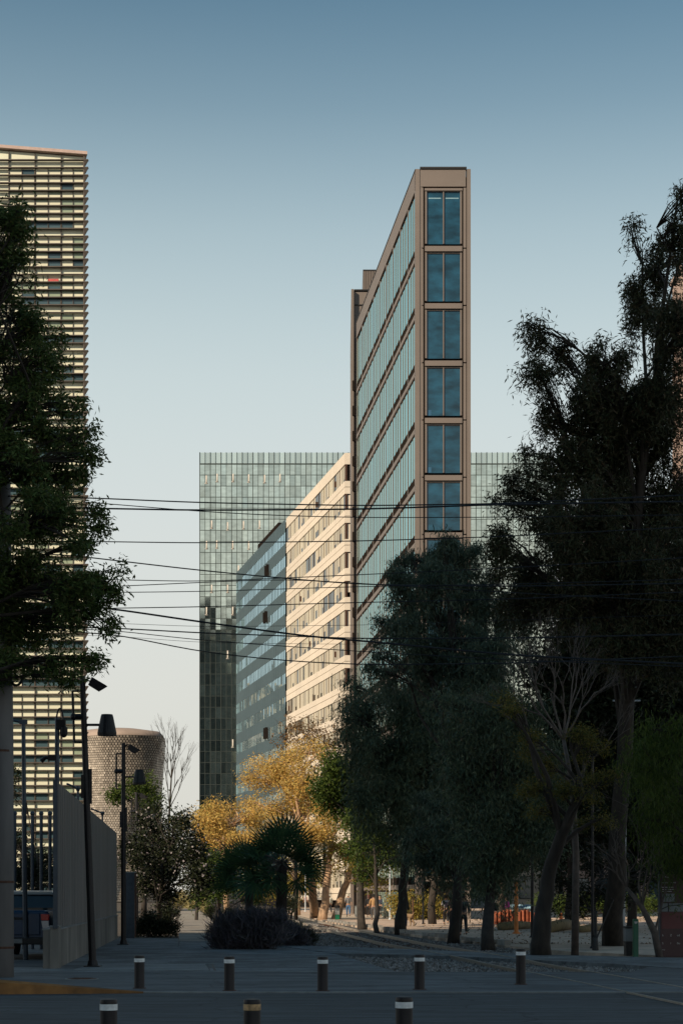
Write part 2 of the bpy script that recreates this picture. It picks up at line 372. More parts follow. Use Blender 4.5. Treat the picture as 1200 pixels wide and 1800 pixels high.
# corner columns and the front frame
col = MB()
col.fbox(ff, 0, .3, -.6, 0, -.1, zt(296.5)); col.fbox(ff, W-.28, W, -.6, 0, -.1, zt(296.5))
col.build('corner_column', M['bronze'], bt)
jt = MB()
for (a, b) in ((737.6, 738.8), (743.8, 746.2), (812.2, 814.1), (819.1, 820.4)): jt.fbox(ff, X(a, YT)-A.x, X(b, YT)-A.x, -.3, -.065, 0, zt(329 if 740 < a < 815 else 297))
jt.build('shadow_joint', M['slot'], bt)
cap = MB(); cap.fbox(ff, .33, W-.3, -.4, .06, zt(293), zt(296.3)); cap.build('roof_edge', M['black'], bt)
par = MB(); par.fbox(ff, .36, W-.36, -.4, -.03, zt(327), zt(296.6)); par.build('parapet', M['bronze'], bt)
for (a, b) in ((738.8, 743.6), (814.2, 819)):          # flanking strips, with a dark joint per storey
    jm = MB()
    for i in range(12):
        yt_ = 431+100.8*i; y0 = 329 if i == 0 else yt_-95.3
        jm.fbox(ff, X(a, YT)-A.x, X(b, YT)-A.x, -.35, -.05, zt(yt_+3.2), zt(y0))
    jm.fbox(ff, X(a, YT)-A.x, X(b, YT)-A.x, -.35, -.2, 0, zt(329)); jm.build('flank_strip', M['bronze'], bt)
for i in range(13):
    yt_ = 432+100.8*i
    if zt(yt_+10) < 0: break
    sp = MB(); sp.fbox(ff, X(746.4, YT)-A.x, X(812, YT)-A.x, -.35, .02, zt(yt_+9.2), zt(yt_)); sp.build('spandrel', M['bronze'], bt)
for i in range(12):
    y1 = 427+100.8*i; y0 = y1-84 if i else 335
    if zt(y1) < 0: break
    u0, u1 = X(747, YT)-A.x, X(811.5, YT)-A.x
    wf = MB(); z0, z1 = zt(y1), zt(y0-1.5)
    for a, b in ((u0, u0+.12), (u1-.12, u1)): wf.fbox(ff, a, b, -.3, -.08, z0, z1)
    um = (u0+u1)/2; wf.fbox(ff, um-.035, um+.035, -.3, -.1, z0, z1)
    wf.fbox(ff, u0+.12, u1-.12, -.3, -.12, z1-.07, z1); 
    if i == 0: wf.fbox(ff, X(746, YT)-A.x, X(812.5, YT)-A.x, -.3, -.02, zt(334), zt(330))
    w_ = wf.build('window', M['bronze'], bt)
    pn = MB()
    for a, b in ((u0+.12, um-.035), (um+.035, u1-.12)): pn.face([ff(a, -.2, z0), ff(b, -.2, z0), ff(b, -.2, z1-.07), ff(a, -.2, z1-.07)])
    pn.build('pane', M['glass_blue'], w_)
    if i == 0:
        lm = MB()
        for a, b in ((753, 775), (783, 806)): lm.fbox(ff, X(a, YT)-A.x, X(b, YT)-A.x, -.198, -.19, zt(347), zt(345.2))
        lm.build('ceiling_strip', M['strip'], w_)
    elif i in (3, 4):
        lm = MB(); lm.fbox(ff, X(751, YT)-A.x, X(758, YT)-A.x, -.198, -.19, z0+.02, z0+.42); lm.build('desk_panel', M['desk'], w_)
# left face: nine bays
NB = 9; bw = L/NB
fl = [zt(435+100.6*i) for i in range(12)]
tops = [zt(307)]+fl
parl = MB()
parl.fbox(fr, .1, L, -.35, .0, zt(333), zt(298.5)); parl.build('side_parapet', M['bronze'], bt)
cp = MB(); cp.fbox(fr, .1, L, -.45, .03, zt(298.3), zt(295.8)); cp.build('side_roof_edge', M['black'], bt)
for b in range(NB+1):
    f_ = MB(); u = min(b*bw, L-.1); wd = .22 if b else .36
    f_.fbox(fr, u-(.0 if b == 0 else wd/2), u+wd/2+(.2 if b == 0 else 0), -.5, -.02 if b else .0, -.1, zt(298.6)); f_.build('fin', M['bronze'], bt)
for i in range(len(fl)):
    z = fl[i]
    if z < 1: break
    bm_ = MB(); bm_.fbox(fr, .2, L-.05, -.45, .0, z-.95, z-.58); bm_.build('side_beam', M['bronze'], bt)
    bm_ = MB(); bm_.fbox(fr, .2, L-.05, -.4, -.035, z-.58, z-.0); bm_.fbox(fr, .2, L-.05, -.4, -.035, z-1.1, z-.95); bm_.build('side_slot_shade', M['slot'], bt)  # near-black strips stand in for the deep shade of the slots around each beam
for i in range(len(fl)+1):
    z1 = (fl[i-1]-1.1) if i else zt(341)-.0
    z0 = fl[i] if i < len(fl) else 0
    if z1 < 2: break
    z0 = max(z0, 0)
    for b in range(NB):
        if i > 9 and b > 5: continue
        u0, u1 = b*bw+.15, (b+1)*bw-.15
        wf = MB(); n_ = 3
        for q in range(1, n_):
            uu = u0+(u1-u0)*q/n_; wf.fbox(fr, uu-.05, uu+.05, -.1, -.02, z0, z1)
        w_ = wf.build('side_window', M['bronze'], bt)
        pn = MB()
        for q in range(n_):
            a = u0+(u1-u0)*q/n_+.05; c_ = u0+(u1-u0)*(q+1)/n_-.05; t = random.uniform(-.006, .006); t2 = random.uniform(-.004, .004)
            pn.face([fr(a, -.055+t, z0), fr(c_, -.055-t, z0), fr(c_, -.055-t+t2, z1), fr(a, -.055+t+t2, z1)])
        pn.build('pane', M['glass_teal'], w_)
# far wing and plant room, seen past the left face
wing = MB(); YW = 160.0
x0 = X(617, YW)
wing.box(X(622.5, YW), X(700, YW), YW, YW+20, 0, Zh(513, YW)); wing.build('rear_wing', M['bronze'], bt)
ws = MB(); ws.box(X(617, YW), X(621.6, YW), YW-.5, YW+18, 0, Zh(511, YW)); ws.build('rear_column', M['bronze'], bt)
nm = MB()
for i in range(11):
    zz = Zh(672+44.2*i if i else 672, YW)
    nm.box(X(619, YW), X(623.3, YW), YW-.62, YW-.3, zz-.9, zz)
nm.build('rear_notch', M['slot'], bt)
wt = MB(); wt.box(X(622.2, YW), X(660, YW), YW-.15, YW+.3, Zh(511, YW), Zh(509, YW)); wt.box(X(622.5, YW), X(660, YW), YW-.1, YW+.1, Zh(536.5, YW), Zh(535.2, YW))
wt.box(X(621.7, YW), X(622.5, YW), YW-.12, YW+.2, 0, Zh(510, YW)); wt.build('rear_roof_edge', M['black'], bt)
pr_ = MB(); YP = 166.0
for i in range(30):
    a = X(638, YP)+i*.16; pr_.box(a, a+.1, YP-.06, YP+.02, Zh(509, YP), Zh(476.5, YP))
pr_.box(X(638, YP), X(638, YP)+4.9, YP, YP+5, Zh(516, YP), Zh(476, YP)); plant_room = pr_.build('plant_room', M['bronze'], bt)
pc = MB(); pc.box(X(637.6, YP), X(638, YP)+5, YP-.1, YP+5.1, Zh(476, YP), Zh(474, YP)); pc.build('roof_edge', M['black'], plant_room)

# ---- cream ribbon-window building
M['cream'] = pm('cream_panel', (.60, .52, .43), .8, var=.05, scale=.6, var2=.06)
M['blind'] = leaf_mat('window_blinds', [(.42, .37, .28), (.55, .49, .38), (.5, .46, .36), (.34, .31, .25), (.56, .5, .4), (.3, .28, .24)], 0, .5)
M['win_dark'] = glass('dark_glass', (.05, .06, .055), .08)
YC = 226.0
A2 = P(606, HOR, YC); B2 = P(503, HOR, 265.6); C2 = P(660, HOR, YC)
fr = frame(A2, B2); L = fr.L; ff = frame(A2, C2); W = ff.L
cb = thing('office_building', 'cream office building with long ribbon windows and sunlit blinds', 'building', (A2.x, A2.y, 0))
def zc(y): return Zh(y, YC)
mb = MB(); mb.prism([fr(.5, -.5, 0)[:2], ff(W, -.5, 0)[:2], (ff(W, 0, 0)[0], 270), fr(L-.2, -.5, 0)[:2]], 0, zc(800)); mb.build('core', M['slot'], cb)
fl = [(796, 816)]+[(845.4+51.1*i, 867.8+51.1*i) for i in range(15)]
for i, (a, b) in enumerate(fl):
    z1, z0 = zc(a), max(zc(b), -.1)
    if z1 < 0: break
    zm = (z1+z0)/2+.05; sp = MB()
    for (p, q) in ((z0, zm-.035), (zm+.035, z1)) if i else ((z0, z1),):
        sp.fbox(fr, 0, L, -.5, 0, p, q); sp.fbox(ff, .04, W, -.5, .003, p, q)
    sp.build('spandrel', M['cream'], cb)
for i in range(len(fl)-1):
    z1, z0 = zc(fl[i][1]), zc(fl[i+1][0])
    if z1 < 1: break
    z0 = max(z0, 0); fm = MB(); n_ = 36; bwid = L/n_
    pn = MB(); run = 0; kind = 0
    for q in range(n_):
        u0, u1 = q*bwid, (q+1)*bwid
        if run <= 0: run = random.randint(1, 6); kind = random.choice((0, 0, 0, 0, 1, 0, 2))
        run -= 1
        fm.fbox(fr, u0-.04, u0+.04, -.3, -.05 if q % 3 == 0 else -.1, z0, z1)
        pn.m = 1 if (kind == 1 and random.random() < .75) or random.random() < .1 else 0
        t = random.uniform(-.01, .01)
        zz = z0 if pn.m or random.random() < .7 else z0+(z1-z0)*random.uniform(.15, .6)
        pn.face([fr(u0+.05, -.11+t, zz), fr(u1-.05, -.11-t, zz), fr(u1-.05, -.11-t, z1), fr(u0+.05, -.11+t, z1)])
        if zz > z0:
            pn.m = 1; pn.face([fr(u0+.05, -.12+t, z0), fr(u1-.05, -.12-t, z0), fr(u1-.05, -.12-t, zz), fr(u0+.05, -.12+t, zz)])
        if random.random() < .02:               # a casement standing open
            fm.fbox(fr, u0+.1, u0+.15, -.2, .12, z0+.5, z0+1.3)
    w_ = fm.build('ribbon_window', M['rust'], cb)
    pn.build('pane', [M['blind'], M['win_dark']], w_)
    fw = MB(); fp = MB()
    fp.m = 0 if random.random() < .7 else 1
    fw.fbox(ff, 0, .12, -.5, -.02, z0, z1)
    fp.fbox(ff, .35, .35+1.6, -.35, -.2, z0+(0 if random.random() < .5 else .7), z1-.1)
    w_ = fw.build('end_window', M['rust'], cb); fp.build('blind', [M['cream'], M['slot']], w_)

# ---- blue striped building
M['spandrel_blue'] = pm('slate_blue_spandrel', (.06, .09, .105), .75, var=.05, scale=.5, spec=.15)
M['glass_sky'] = glass('sky_glass', (.5, .64, .70), .03, metal=.85, tint=(.72, .88, .95), wave=.012, wscale=.35)
Y3 = 281.0
A3 = P(501.5, HOR, Y3); B3 = P(415, HOR, 328); fr = frame(A3, B3); L = fr.L
bb = thing('office_building', 'slate blue office building with diagonal looking glass stripes beside the cream one', 'building', (A3.x, A3.y, 0))
def z3(y): return Zh(y, Y3)
mb = MB(); mb.prism([fr(0, -.4, 0)[:2], (A3.x+20, A3.y+4), (A3.x+14, 330), fr(L, -.4, 0)[:2]], 0, z3(914)); mb.build('core', M['slot'], bb)
tops = [(912.5, 935)]+[(955+41.3*i, 977+41.3*i) for i in range(15)]
for i, (a, b) in enumerate(tops):
    z1, z0 = z3(a), max(z3(b), 0)
    if z1 < 1: break
    n_ = 24; sp = MB()
    for q in range(n_):
        t = random.uniform(-.008, .008)
        sp.face([fr(L*q/n_, t, z0), fr(L*(q+1)/n_-.03, -t, z0), fr(L*(q+1)/n_-.03, -t, z1), fr(L*q/n_, t, z1)])
    sp.build('spandrel_band', M['spandrel_blue'], bb)
for i in range(len(tops)-1):
    z1, z0 = z3(tops[i][1]), max(z3(tops[i+1][0]), 0)
    if z1 < 1: break
    n_ = 36; pn = MB(); fm = MB()
    for q in range(n_):
        t = random.uniform(-.014, .014); s_ = random.uniform(-.012, .012)
        pn.face([fr(L*q/n_+.03, -.02+t, z0), fr(L*(q+1)/n_-.03, -.02-t, z0), fr(L*(q+1)/n_-.03, -.02-t+s_, z1), fr(L*q/n_+.03, -.02+t+s_, z1)])
        fm.fbox(fr, L*q/n_-.03, L*q/n_+.03, -.06, .03, z0, z1)
    w_ = fm.build('window_band', M['spandrel_blue'], bb); pn.build('pane', M['glass_sky'], w_)
for (u, yy, h) in ((.30, 963, 22), (.33, 1047, 23), (.32, 1263, 20)):
    q = MB(); zz = z3(yy); q.fbox(fr, L*u, L*u+.25, -.02, .5, zz-1.9, zz); q.fbox(fr, L*u+1.5, L*u+1.75, -.02, .5, zz-1.9, zz)
    q.build('open_vent', M['slot'], bb)
q = MB(); q.fbox(fr, L*.16, L*.56, -2.5, -.3, z3(914), z3(914)+1.25); q.build('roof_plant_room', M['slot'], bb)

# ---- pale glass tower at the back
M['glass_back'] = glass('pale_green_glass', (.60, .625, .54), .06, bands=.12, metal=1.0, wave=.035, wscale=.16)
M['glass_back_roof'] = glass('pale_parapet_glass', (.5, .58, .56), .12, metal=.6)
M['mullion'] = pm('grey_mullion', (.045, .055, .052), .8, .0, var=.1, spec=.1)
M['vent'] = pm('vent_panel', (.42, .38, .34), .5, var=.1)
Y4 = 345.0; xa, xb = X(351, Y4), X(967, Y4)
gt = thing('office_tower', 'pale green glass tower with fine mullion grid rising behind all the others', 'building', (xa, Y4, 0))
def z4(y): return Zh(y, Y4)
mb = MB(); mb.box(xa+.2, xb-.2, Y4+.4, Y4+30, 0, z4(798)); mb.build('core', M['mullion'], gt)
ncol = 66; cw = (xb-xa)/ncol; rows = []
y = 815.5
while True:
    rows.append(y); y += 19.45
    if z4(y) < 0: break
V = []
for r in range(len(rows)-1):
    z1, z0 = z4(rows[r]), max(z4(rows[r+1]), 0)
    bulge = .012
    for c in range(ncol):
        a = xa+c*cw; b = a+cw; t = random.gauss(0, .0035); s_ = random.gauss(0, .006)
        V += [(a, Y4+t+s_, z0), (b, Y4-t+s_, z0), (b, Y4-t-s_, z1), (a, Y4+t-s_, z1)]
np_mesh('curtain_wall', np.array(V), 4, M['glass_back'], gt)
V = []
for c in range(ncol):
    a = xa+c*cw; t = random.gauss(0, .004)
    V += [(a, Y4+t, z4(815)), (a+cw, Y4-t, z4(815)), (a+cw, Y4-t, z4(795.5)), (a, Y4+t, z4(795.5))]
np_mesh('parapet_glass', np.array(V), 4, M['glass_back_roof'], gt)
mb = MB()
for c in range(ncol+1):
    a = xa+c*cw; wd = .05 if c % 2 else .07; mb.box(a-wd, a+wd, Y4-.09, Y4+.05, 0, z4(795))
for r, yy in enumerate(rows):
    wd = .12 if r == 0 else .045; mb.box(xa, xb, Y4-.075, Y4+.05, z4(yy)-wd, z4(yy)+wd)
mb.build('mullion_grid', M['mullion'], gt)
mb = MB()
for (px, py) in ((362.5, 842), (381.5, 839), (409.5, 839), (437, 840), (465, 841), (492, 839), (363, 957), (381, 956), (409, 957), (437, 958), (372, 1034), (400, 1034), (363, 1073), (409, 1073), (400, 1150), (409, 1306), (419, 1000), (372, 921), (400, 924), (428, 922), (456, 921)):
    v = MB(); a = X(px, Y4); v.hexa([(a-.12, Y4-.1, z4(py+7)), (a+.14, Y4-.55, z4(py+7)), (a+.14, Y4-.5, z4(py+7)), (a-.12, Y4-.05, z4(py+7)),
                                    (a-.12, Y4-.1, z4(py-6)), (a+.14, Y4-.2, z4(py-6)), (a+.14, Y4-.15, z4(py-6)), (a-.12, Y4-.05, z4(py-6))])
    v.box(a-.3, a+.3, Y4-.12, Y4-.095, z4(py+7)-.2, z4(py+7)); v.build('open_vent', M['vent'], gt)

# ---- left building with louvres
M['lime_wall'] = pm('cream_green_wall', (.66, .655, .51), .7, var=.05, scale=.4, var2=.05)
M['lime_blind'] = pm('pale_blind', (.62, .60, .46), .7, var=.05, scale=.4)
M['green_shade'] = pm('green_glass_panel', (.27, .32, .23), .25, var=.1, scale=.3)
M['dark_win'] = glass('office_glass', (.05, .085, .1), .06)
M['louvre'] = pm('louvre_metal', (.085, .068, .058), .5, .4, var=.15, scale=2)
M['trim_pink'] = pm('roof_trim', (.42, .30, .26), .6, var=.1)  # pinkish trim along the sloping roof edge
Y5 = 178.0; xr = X(150, Y5); xl5 = X(-30, Y5)
lb = thing('office_building', 'pale green office block wrapped in thin horizontal louvres at the left edge', 'building', (xr, Y5, 0))
def z5(y): return Zh(y, Y5)
kk = (z5(255)-z5(267))/(X(152, Y5)-X(0, Y5))
def ztopx(x): return z5(267)+(X(152, Y5)-x)*kk
mb = MB()
mb.prism([(xl5, Y5+.3), (xr-.2, Y5+.3), (X(149, Y5+10)-1.2, Y5+10), (xl5, Y5+10)], -.1, [ztopx(xl5)-.4, ztopx(xr)-.4, ztopx(xr)-.4, ztopx(xl5)-.4]); mb.build('wall', M['lime_wall'], lb)
mb = MB(); mb.box(xl5-.05, X(149, Y5+10)-.75, Y5+10.02, Y5+10.12, 0, ztopx(xr)-.6); mb.build('rear_dark_sheet', M['dark_win'], lb)  # unseen dark sheet added so the glass tower mirrors a darker rear
mb = MB(); mb.prism([(xl5, Y5-.25), (xr+.25, Y5-.25), (X(149, Y5+10)-1, Y5+10.3), (xl5, Y5+10.3)], 0, [ztopx(xl5), ztopx(xr), ztopx(xr), ztopx(xl5)])
for i in range(4): mb.v[i] = (mb.v[i][0], mb.v[i][1], mb.v[i+4][2]-.32)
mb.build('roof_trim', M['trim_pink'], lb)
LP = 13.42; louv = []
yl = 281.0; i = 0
while yl < 1590:
    mb = MB(); z = z5(yl); mb.fbox(lambda u, v, q: (u, Y5-v, q), xl5, xr+.32, -.18, .2, z-.055, z+.04)
    # bracket that tapers below the louvre's corner
    mb.hexa([(xr-.15, Y5-.02, z-.6), (xr-.02, Y5-.02, z-.6), (xr-.02, Y5+.1, z-.6), (xr-.15, Y5+.1, z-.6), (xr-.15, Y5-.18, z-.056), (xr+.3, Y5-.18, z-.056), (xr+.3, Y5+.1, z-.056), (xr-.15, Y5+.1, z-.056)])
    mb.build('louvre', M['louvre'], lb); louv.append(yl); yl += LP; i += 1
# storeys: five louvre gaps each
bay = 46*Y5/F; bays = []
u = X(149, Y5)
edge = [X(149, Y5)-(X(149, Y5)-X(107, Y5))]
xs_ = [X(149, Y5)]+[X(107, Y5)-j*bay for j in range(3)]
posts = MB()
for x_ in xs_[1:]: posts.box(x_-.04, x_+.04, Y5+.1, Y5+.29, 0, ztopx(x_)-.5)
posts.box(X(146.5, Y5), X(149, Y5), Y5-.12, Y5+.28, 0, ztopx(xr)-.5)
posts.build('post', M['louvre'], lb)
def wrow(y0, y1, tp):
    z1, z0 = z5(y0), z5(y1); p = MB(); fm = MB()
    for j in range(len(xs_)-1):
        b, a = xs_[j]-.1, xs_[j+1]+.1; mid = (a+b)/2
        for (c0, c1) in ((a, mid-.03), (mid+.03, b)):
            if tp == 'dark': p.m = 0 if random.random() < .85 else 1; p.face([(c0, Y5+.2, z0), (c1, Y5+.2, z0), (c1, Y5+.2, z1), (c0, Y5+.2, z1)])
            elif tp == 'blind':
                r_ = random.random()
                if r_ < .82: p.m = 1
                elif r_ < .9: p.m = 0
                else: p.m = 2
                cut = z1-(z1-z0)*random.choice((.0, .0, .0, .3, .45))
                p.face([(c0, Y5+.2, z0), (c1, Y5+.2, z0), (c1, Y5+.2, cut), (c0, Y5+.2, cut)])
                if cut < z1: p.m = 2; p.face([(c0, Y5+.21, cut), (c1, Y5+.21, cut), (c1, Y5+.21, z1), (c0, Y5+.21, z1)])
        fm.box(mid-.03, mid+.03, Y5+.1, Y5+.28, z0, z1)
    fm.box(xs_[-1], xs_[0]-.1, Y5+.15, Y5+.27, z0-.03, z0+.03)
    w_ = fm.build('window_row', M['louvre'], lb); p.build('pane', [M['dark_win'], M['lime_blind'], M['green_shade']], w_)
seq = ['solid', 'blind', 'blind', 'blind', 'dark']
for j in range(len(louv)-1):
    s_ = seq[(j+1) % 5] if j > 0 else 'solid'
    if 2 < j < 5: s_ = 'blind'
    if s_ != 'solid': wrow(louv[j]+1, louv[j+1]-1, s_)
q = MB(); q.box(X(85, Y5), X(103, Y5), Y5-.05, Y5+.1, z5(495), z5(490)); M['redbox'] = pm('red_panel', (.5, .07, .06), .6); q.build('red_board', M['redbox'], lb)

# ---- tiled museum
M['museum_skin'] = pm('museum_skin', (.06, .05, .045), .7, var=.1, scale=.2)
M['museum_rim'] = pm('museum_rim', (.33, .25, .205), .7, var=.1, scale=.3)
M['hex'] = glass('aluminium_tile', (.50, .43, .36), .42, metal=.45)
Y6 = 400.0
ms = thing('museum_building', 'flared museum building clad in small silver hexagonal tiles', 'building', (X(210, Y6), Y6+18, 0))
mc = Vector((X(189, Y6+15), Y6+18))
H6 = Zh(1290, Y6)
def msurf(t, h):                 # t angle, h 0..1
    a = 13.2-1.0*math.sin(math.pi*min(1, h*.9)); b = 15-2.5*math.sin(math.pi*h)
    tw = .5*h-.35+.35*math.sin(2*math.pi*h)*.3
    r3 = 1+.10*math.cos(2*(t+tw*2.2))+.05*math.cos(3*t+4*h)
    tt = (t+math.pi) % (2*math.pi)-math.pi; tr = R(-98+62*h)            # a sharp fold running diagonally down the front
    e_ = max(0, min(1, (tt-tr)/R(26))) if -math.pi*.7 < tt < math.pi*.5 else (1 if tt >= math.pi*.5 else 0)
    fade = 1 if tt < R(20) else max(0, 1-(tt-R(20))/R(70)); r3 *= 1-.17*(e_*e_*(3-2*e_))*fade
    x = a*math.cos(t)*r3*(1.13 if math.cos(t) > 0 else 1)+(.6*math.cos(t) if math.cos(t) > 0 else 0); y_ = b*math.sin(t)*r3
    lift = 1+.07*max(0, h-.6)*math.cos(t)
    return Vector((mc.x+x+.8*(h-.5), mc.y+y_, h*H6*(1+.004*math.cos(t))))
mb = MB(); nu, nh = 96, 40
for j in range(nh+1):
    for i in range(nu): mb.v.append(tuple(msurf(2*math.pi*i/nu, j/nh)))
for j in range(nh):
    for i in range(nu):
        i2 = (i+1) % nu; mb.f.append((j*nu+i, j*nu+i2, (j+1)*nu+i2, (j+1)*nu+i)); mb.mi.append(0)
mb.build('skin', M['museum_skin'], ms, smooth=True)
mb = MB(); b0 = len(mb.v)
for (s_, dz) in ((1.0, 0), (1.0, .35), (.93, 1.35), (.5, 2.4), (0.02, 2.6)):
    for i in range(nu):
        p = msurf(2*math.pi*i/nu, 1); mb.v.append((mc.x+(p.x-mc.x)*s_, mc.y+(p.y-mc.y)*s_, p.z+dz-(.35 if dz else .0)*0))
for j in range(4):
    for i in range(nu):
        i2 = (i+1) % nu; mb.f.append((j*nu+i, j*nu+i2, (j+1)*nu+i2, (j+1)*nu+i)); mb.mi.append(0)
mb.build('roof_rim', M['museum_rim'], ms, smooth=True)
V = []; hexr = .36; rowh = hexr*1.55; nr = int(H6/rowh)
for j in range(nr):
    h = (j+.5)/nr; circ = 2*math.pi*13.5; ncol_ = int(circ/(hexr*1.8))
    for i in range(ncol_):
        t = 2*math.pi*(i+(.5 if j % 2 else 0))/ncol_
        if math.sin(t) > .35: continue
        p = msurf(t, h); e = .01; du = (msurf(t+e, h)-p).normalized(); dv = (msurf(t, min(1, h+.01))-p).normalized(); n_ = du.cross(dv).normalized()
        n_ = (n_+Vector((random.gauss(0, .05), random.gauss(0, .05), random.gauss(0, .05)))).normalized(); du = (du-n_*du.dot(n_)).normalized(); dv = n_.cross(du)
        c0 = p+n_*.12
        for q in range(6):
            a_ = math.pi/6+q*math.pi/3; V.append(tuple(c0+du*(hexr*.84*math.cos(a_))+dv*(hexr*.84*math.sin(a_))))
np_mesh('hexagonal_tiles', np.array(V), 6, M['hex'], ms)

# ---- pinkish building glimpsed behind the right-hand trees
M['pink'] = pm('pink_render', (.36, .26, .22), .85, var=.1, scale=.5)
M['grey_render'] = pm('grey_render', (.24, .25, .26), .85, var=.15, scale=.3)
def simple_block(name, label, px0, px1, ytop, Y, depth, m, nfl, nbay, cat='building'):
    t = thing(name, label, cat, (X(px0, Y), Y, 0)); z1 = Zh(ytop, Y); x0, x1 = X(px0, Y), X(px1, Y)
    mb = MB(); mb.box(x0, x1, Y, Y+depth, -.1, z1); wl = mb.build('wall', m, t)
    mb = MB(); mb.box(x0-.2, x1+.2, Y-.2, Y+depth+.2, z1, z1+.4); mb.build('cornice', m, t)
    fh = z1/nfl; bw_ = (x1-x0)/nbay
    for f_ in range(nfl):
        for b_ in range(nbay):
            a = x0+b_*bw_+bw_*.22; zz = f_*fh+fh*.3
            fm = MB(); fm.box(a-.06, a+bw_*.56+.06, Y-.06, Y-.01, zz-.08, zz); fm.box(a-.06, a+bw_*.56+.06, Y-.06, Y-.01, zz+fh*.5, zz+fh*.5+.08)
            fm.box(a-.06, a, Y-.06, Y-.01, zz, zz+fh*.5); fm.box(a+bw_*.56, a+bw_*.56+.06, Y-.06, Y-.01, zz, zz+fh*.5)
            w_ = fm.build('window', M['darkmetal'], t); pn = MB(); pn.face([(a, Y-.03, zz), (a+bw_*.56, Y-.03, zz), (a+bw_*.56, Y-.03, zz+fh*.5), (a, Y-.03, zz+fh*.5)])
            pn.build('pane', M['dark_win'], w_)
    return t
simple_block('apartment_building', 'pinkish apartment tower glimpsed through the tall tree at the right edge', 1197, 1420, 475, 150, 4, M['pink'], 15, 4)
simple_block('apartment_building', 'lower pink rendered building half hidden behind the right hand trees', 1000, 1175, 945, 175, 5, M['pink'], 9, 4)
simple_block('low_building', 'grey building at street level behind the walkers and trees', 640, 860, 1440, 235, 14, M['grey_render'], 2, 7)
simple_block('low_building', 'sunlit cream building at street level behind the orange barrier', 872, 1180, 1452, 185, 12, M['cream'], 2, 9)

# ---- buildings outside the frame: they shade the foreground and are mirrored in the glass
def off_block(label, x0, x1, y0, y1, h, m, nf, face='front'):
    t = thing('office_block', label, 'building', (x0, y0, 0)); mb = MB(); mb.box(x0, x1, y0, y1, -.1, h); mb.build('wall', m, t)
    yy = y1+.06 if face == 'back' else y0-.06; fh = h/nf
    for f_ in range(nf):
        mb = MB(); n_ = int((x1-x0)/3.2)
        for q in range(n_):
            if random.random() < .12: continue
            a = x0+(q+.2)*(x1-x0)/n_; b = x0+(q+.85)*(x1-x0)/n_
            mb.face([(a, yy, f_*fh+fh*.3), (b, yy, f_*fh+fh*.3), (b, yy, f_*fh+fh*.85), (a, yy, f_*fh+fh*.85)])
        mb.build('window_row', M['dark_win'], t)
M['dark_render'] = pm('dark_facade', (.018, .032, .036), .8, var=.2, scale=.1)
M['tan_render'] = pm('tan_facade', (.5, .37, .26), .8, var=.15, scale=.1)
off_block('unseen long dark office block behind the viewer, placed to shade the foreground', -165, -44, -78, -60, 108, M['dark_render'], 23, 'back')  # unseen block placed and sized to keep the foreground in shade
off_block('unseen taller dark slab behind the viewer, added to shade the right hand trees', -150, -44.5, -76.5, -59, 129, M['dark_render'], 32, 'back')  # unseen taller slab sized to shade the right trees and darken the mirrored glass
for (x0, x1, y0, h, m) in ((-95, -62, 470, 44, 'tan_render'), (-138, -104, 500, 66, 'tan_render'), (-190, -150, 560, 84, 'cream'), (-230, -200, 620, 60, 'tan_render'), (-175, -120, 640, 72, 'cream')):
    off_block({44: 'short tan block far off to the left', 66: 'mid height tan block far off to the left', 84: 'tall cream block far off to the left', 60: 'tan block farthest to the left', 72: 'cream block far back on the left'}[h], x0, x1, y0, y0+18, h, M[m], max(4, h//4))
# ================================================================== STREET FURNITURE
def cyl(mb, x, y, r, z0, z1, seg=16): mb.tube([(x, y, z0), (x, y, z1)], r, seg)
def children_of(o): return [c for c in D.objects if c.parent == o]
def copy_tree(o, parent=None):
    c = o.copy(); COL.objects.link(c); c.parent = parent
    for ch in children_of(o): copy_tree(ch, c)
    return c
# ---- bollards
def bollard(x, y, h, label, worn=False, grp='bollards along the crossing'):
    t = thing('bollard', label, 'bollard', (x, y, 0), grp); r = .098
    z0 = -.03 if y < KY else 0
    mb = MB(); cyl(mb, x, y, r, z0, h-.03, 24); mb.tube([(x, y, h-.03), (x, y, h-.008), (x, y, h)], [r, r*.97, r*.86], 24)
    mb.build('post', M['bollard'], t, smooth=False)
    mb = MB(); cyl(mb, x, y, r+.0035, h-.125, h-.055, 24); mb.build('reflective_band', M['worn'] if worn else M['reflect'], t)
    mb = MB(); mb.tube([(x, y, z0), (x, y, z0+.012)], [r+.035, r+.03], 20); mb.build('base_plate', M['rust'], t)
    return t
M['bollard'] = pm('bollard_paint', (.02, .017, .019), .5, .3, var=.35, scale=6, stretch=(1, 1, .3))
for px, py, h, lab in ((245, 1738, .63, 'dark bollard with white band nearest the fence, far side of the road'), (403, 1742, .64, 'dark bollard with white band in front of the dark round bush'),
                   (567, 1743, .64, 'dark bollard with white band below the palm, middle of the far row'), (737, 1740, .66, 'dark bollard with white band in front of the open gravel pit'),
                   (915, 1731, .71, 'taller dark bollard with wide white band beside the rail, right end of far row')):
    g = G(px, py); bollard(g.x, g.y, h, lab)
y2 = 19.4
for px, h, lab, wn in ((191, .63, 'near bollard at the lower left with scratched white band', False), (443, .63, 'near bollard with rusty worn orange brown band', True), (710, .655, 'near bollard with clean white band at the bottom right of centre', False)):
    bollard(X(px, y2), y2, h-.02, lab, wn, 'bollards on the near side of the road')

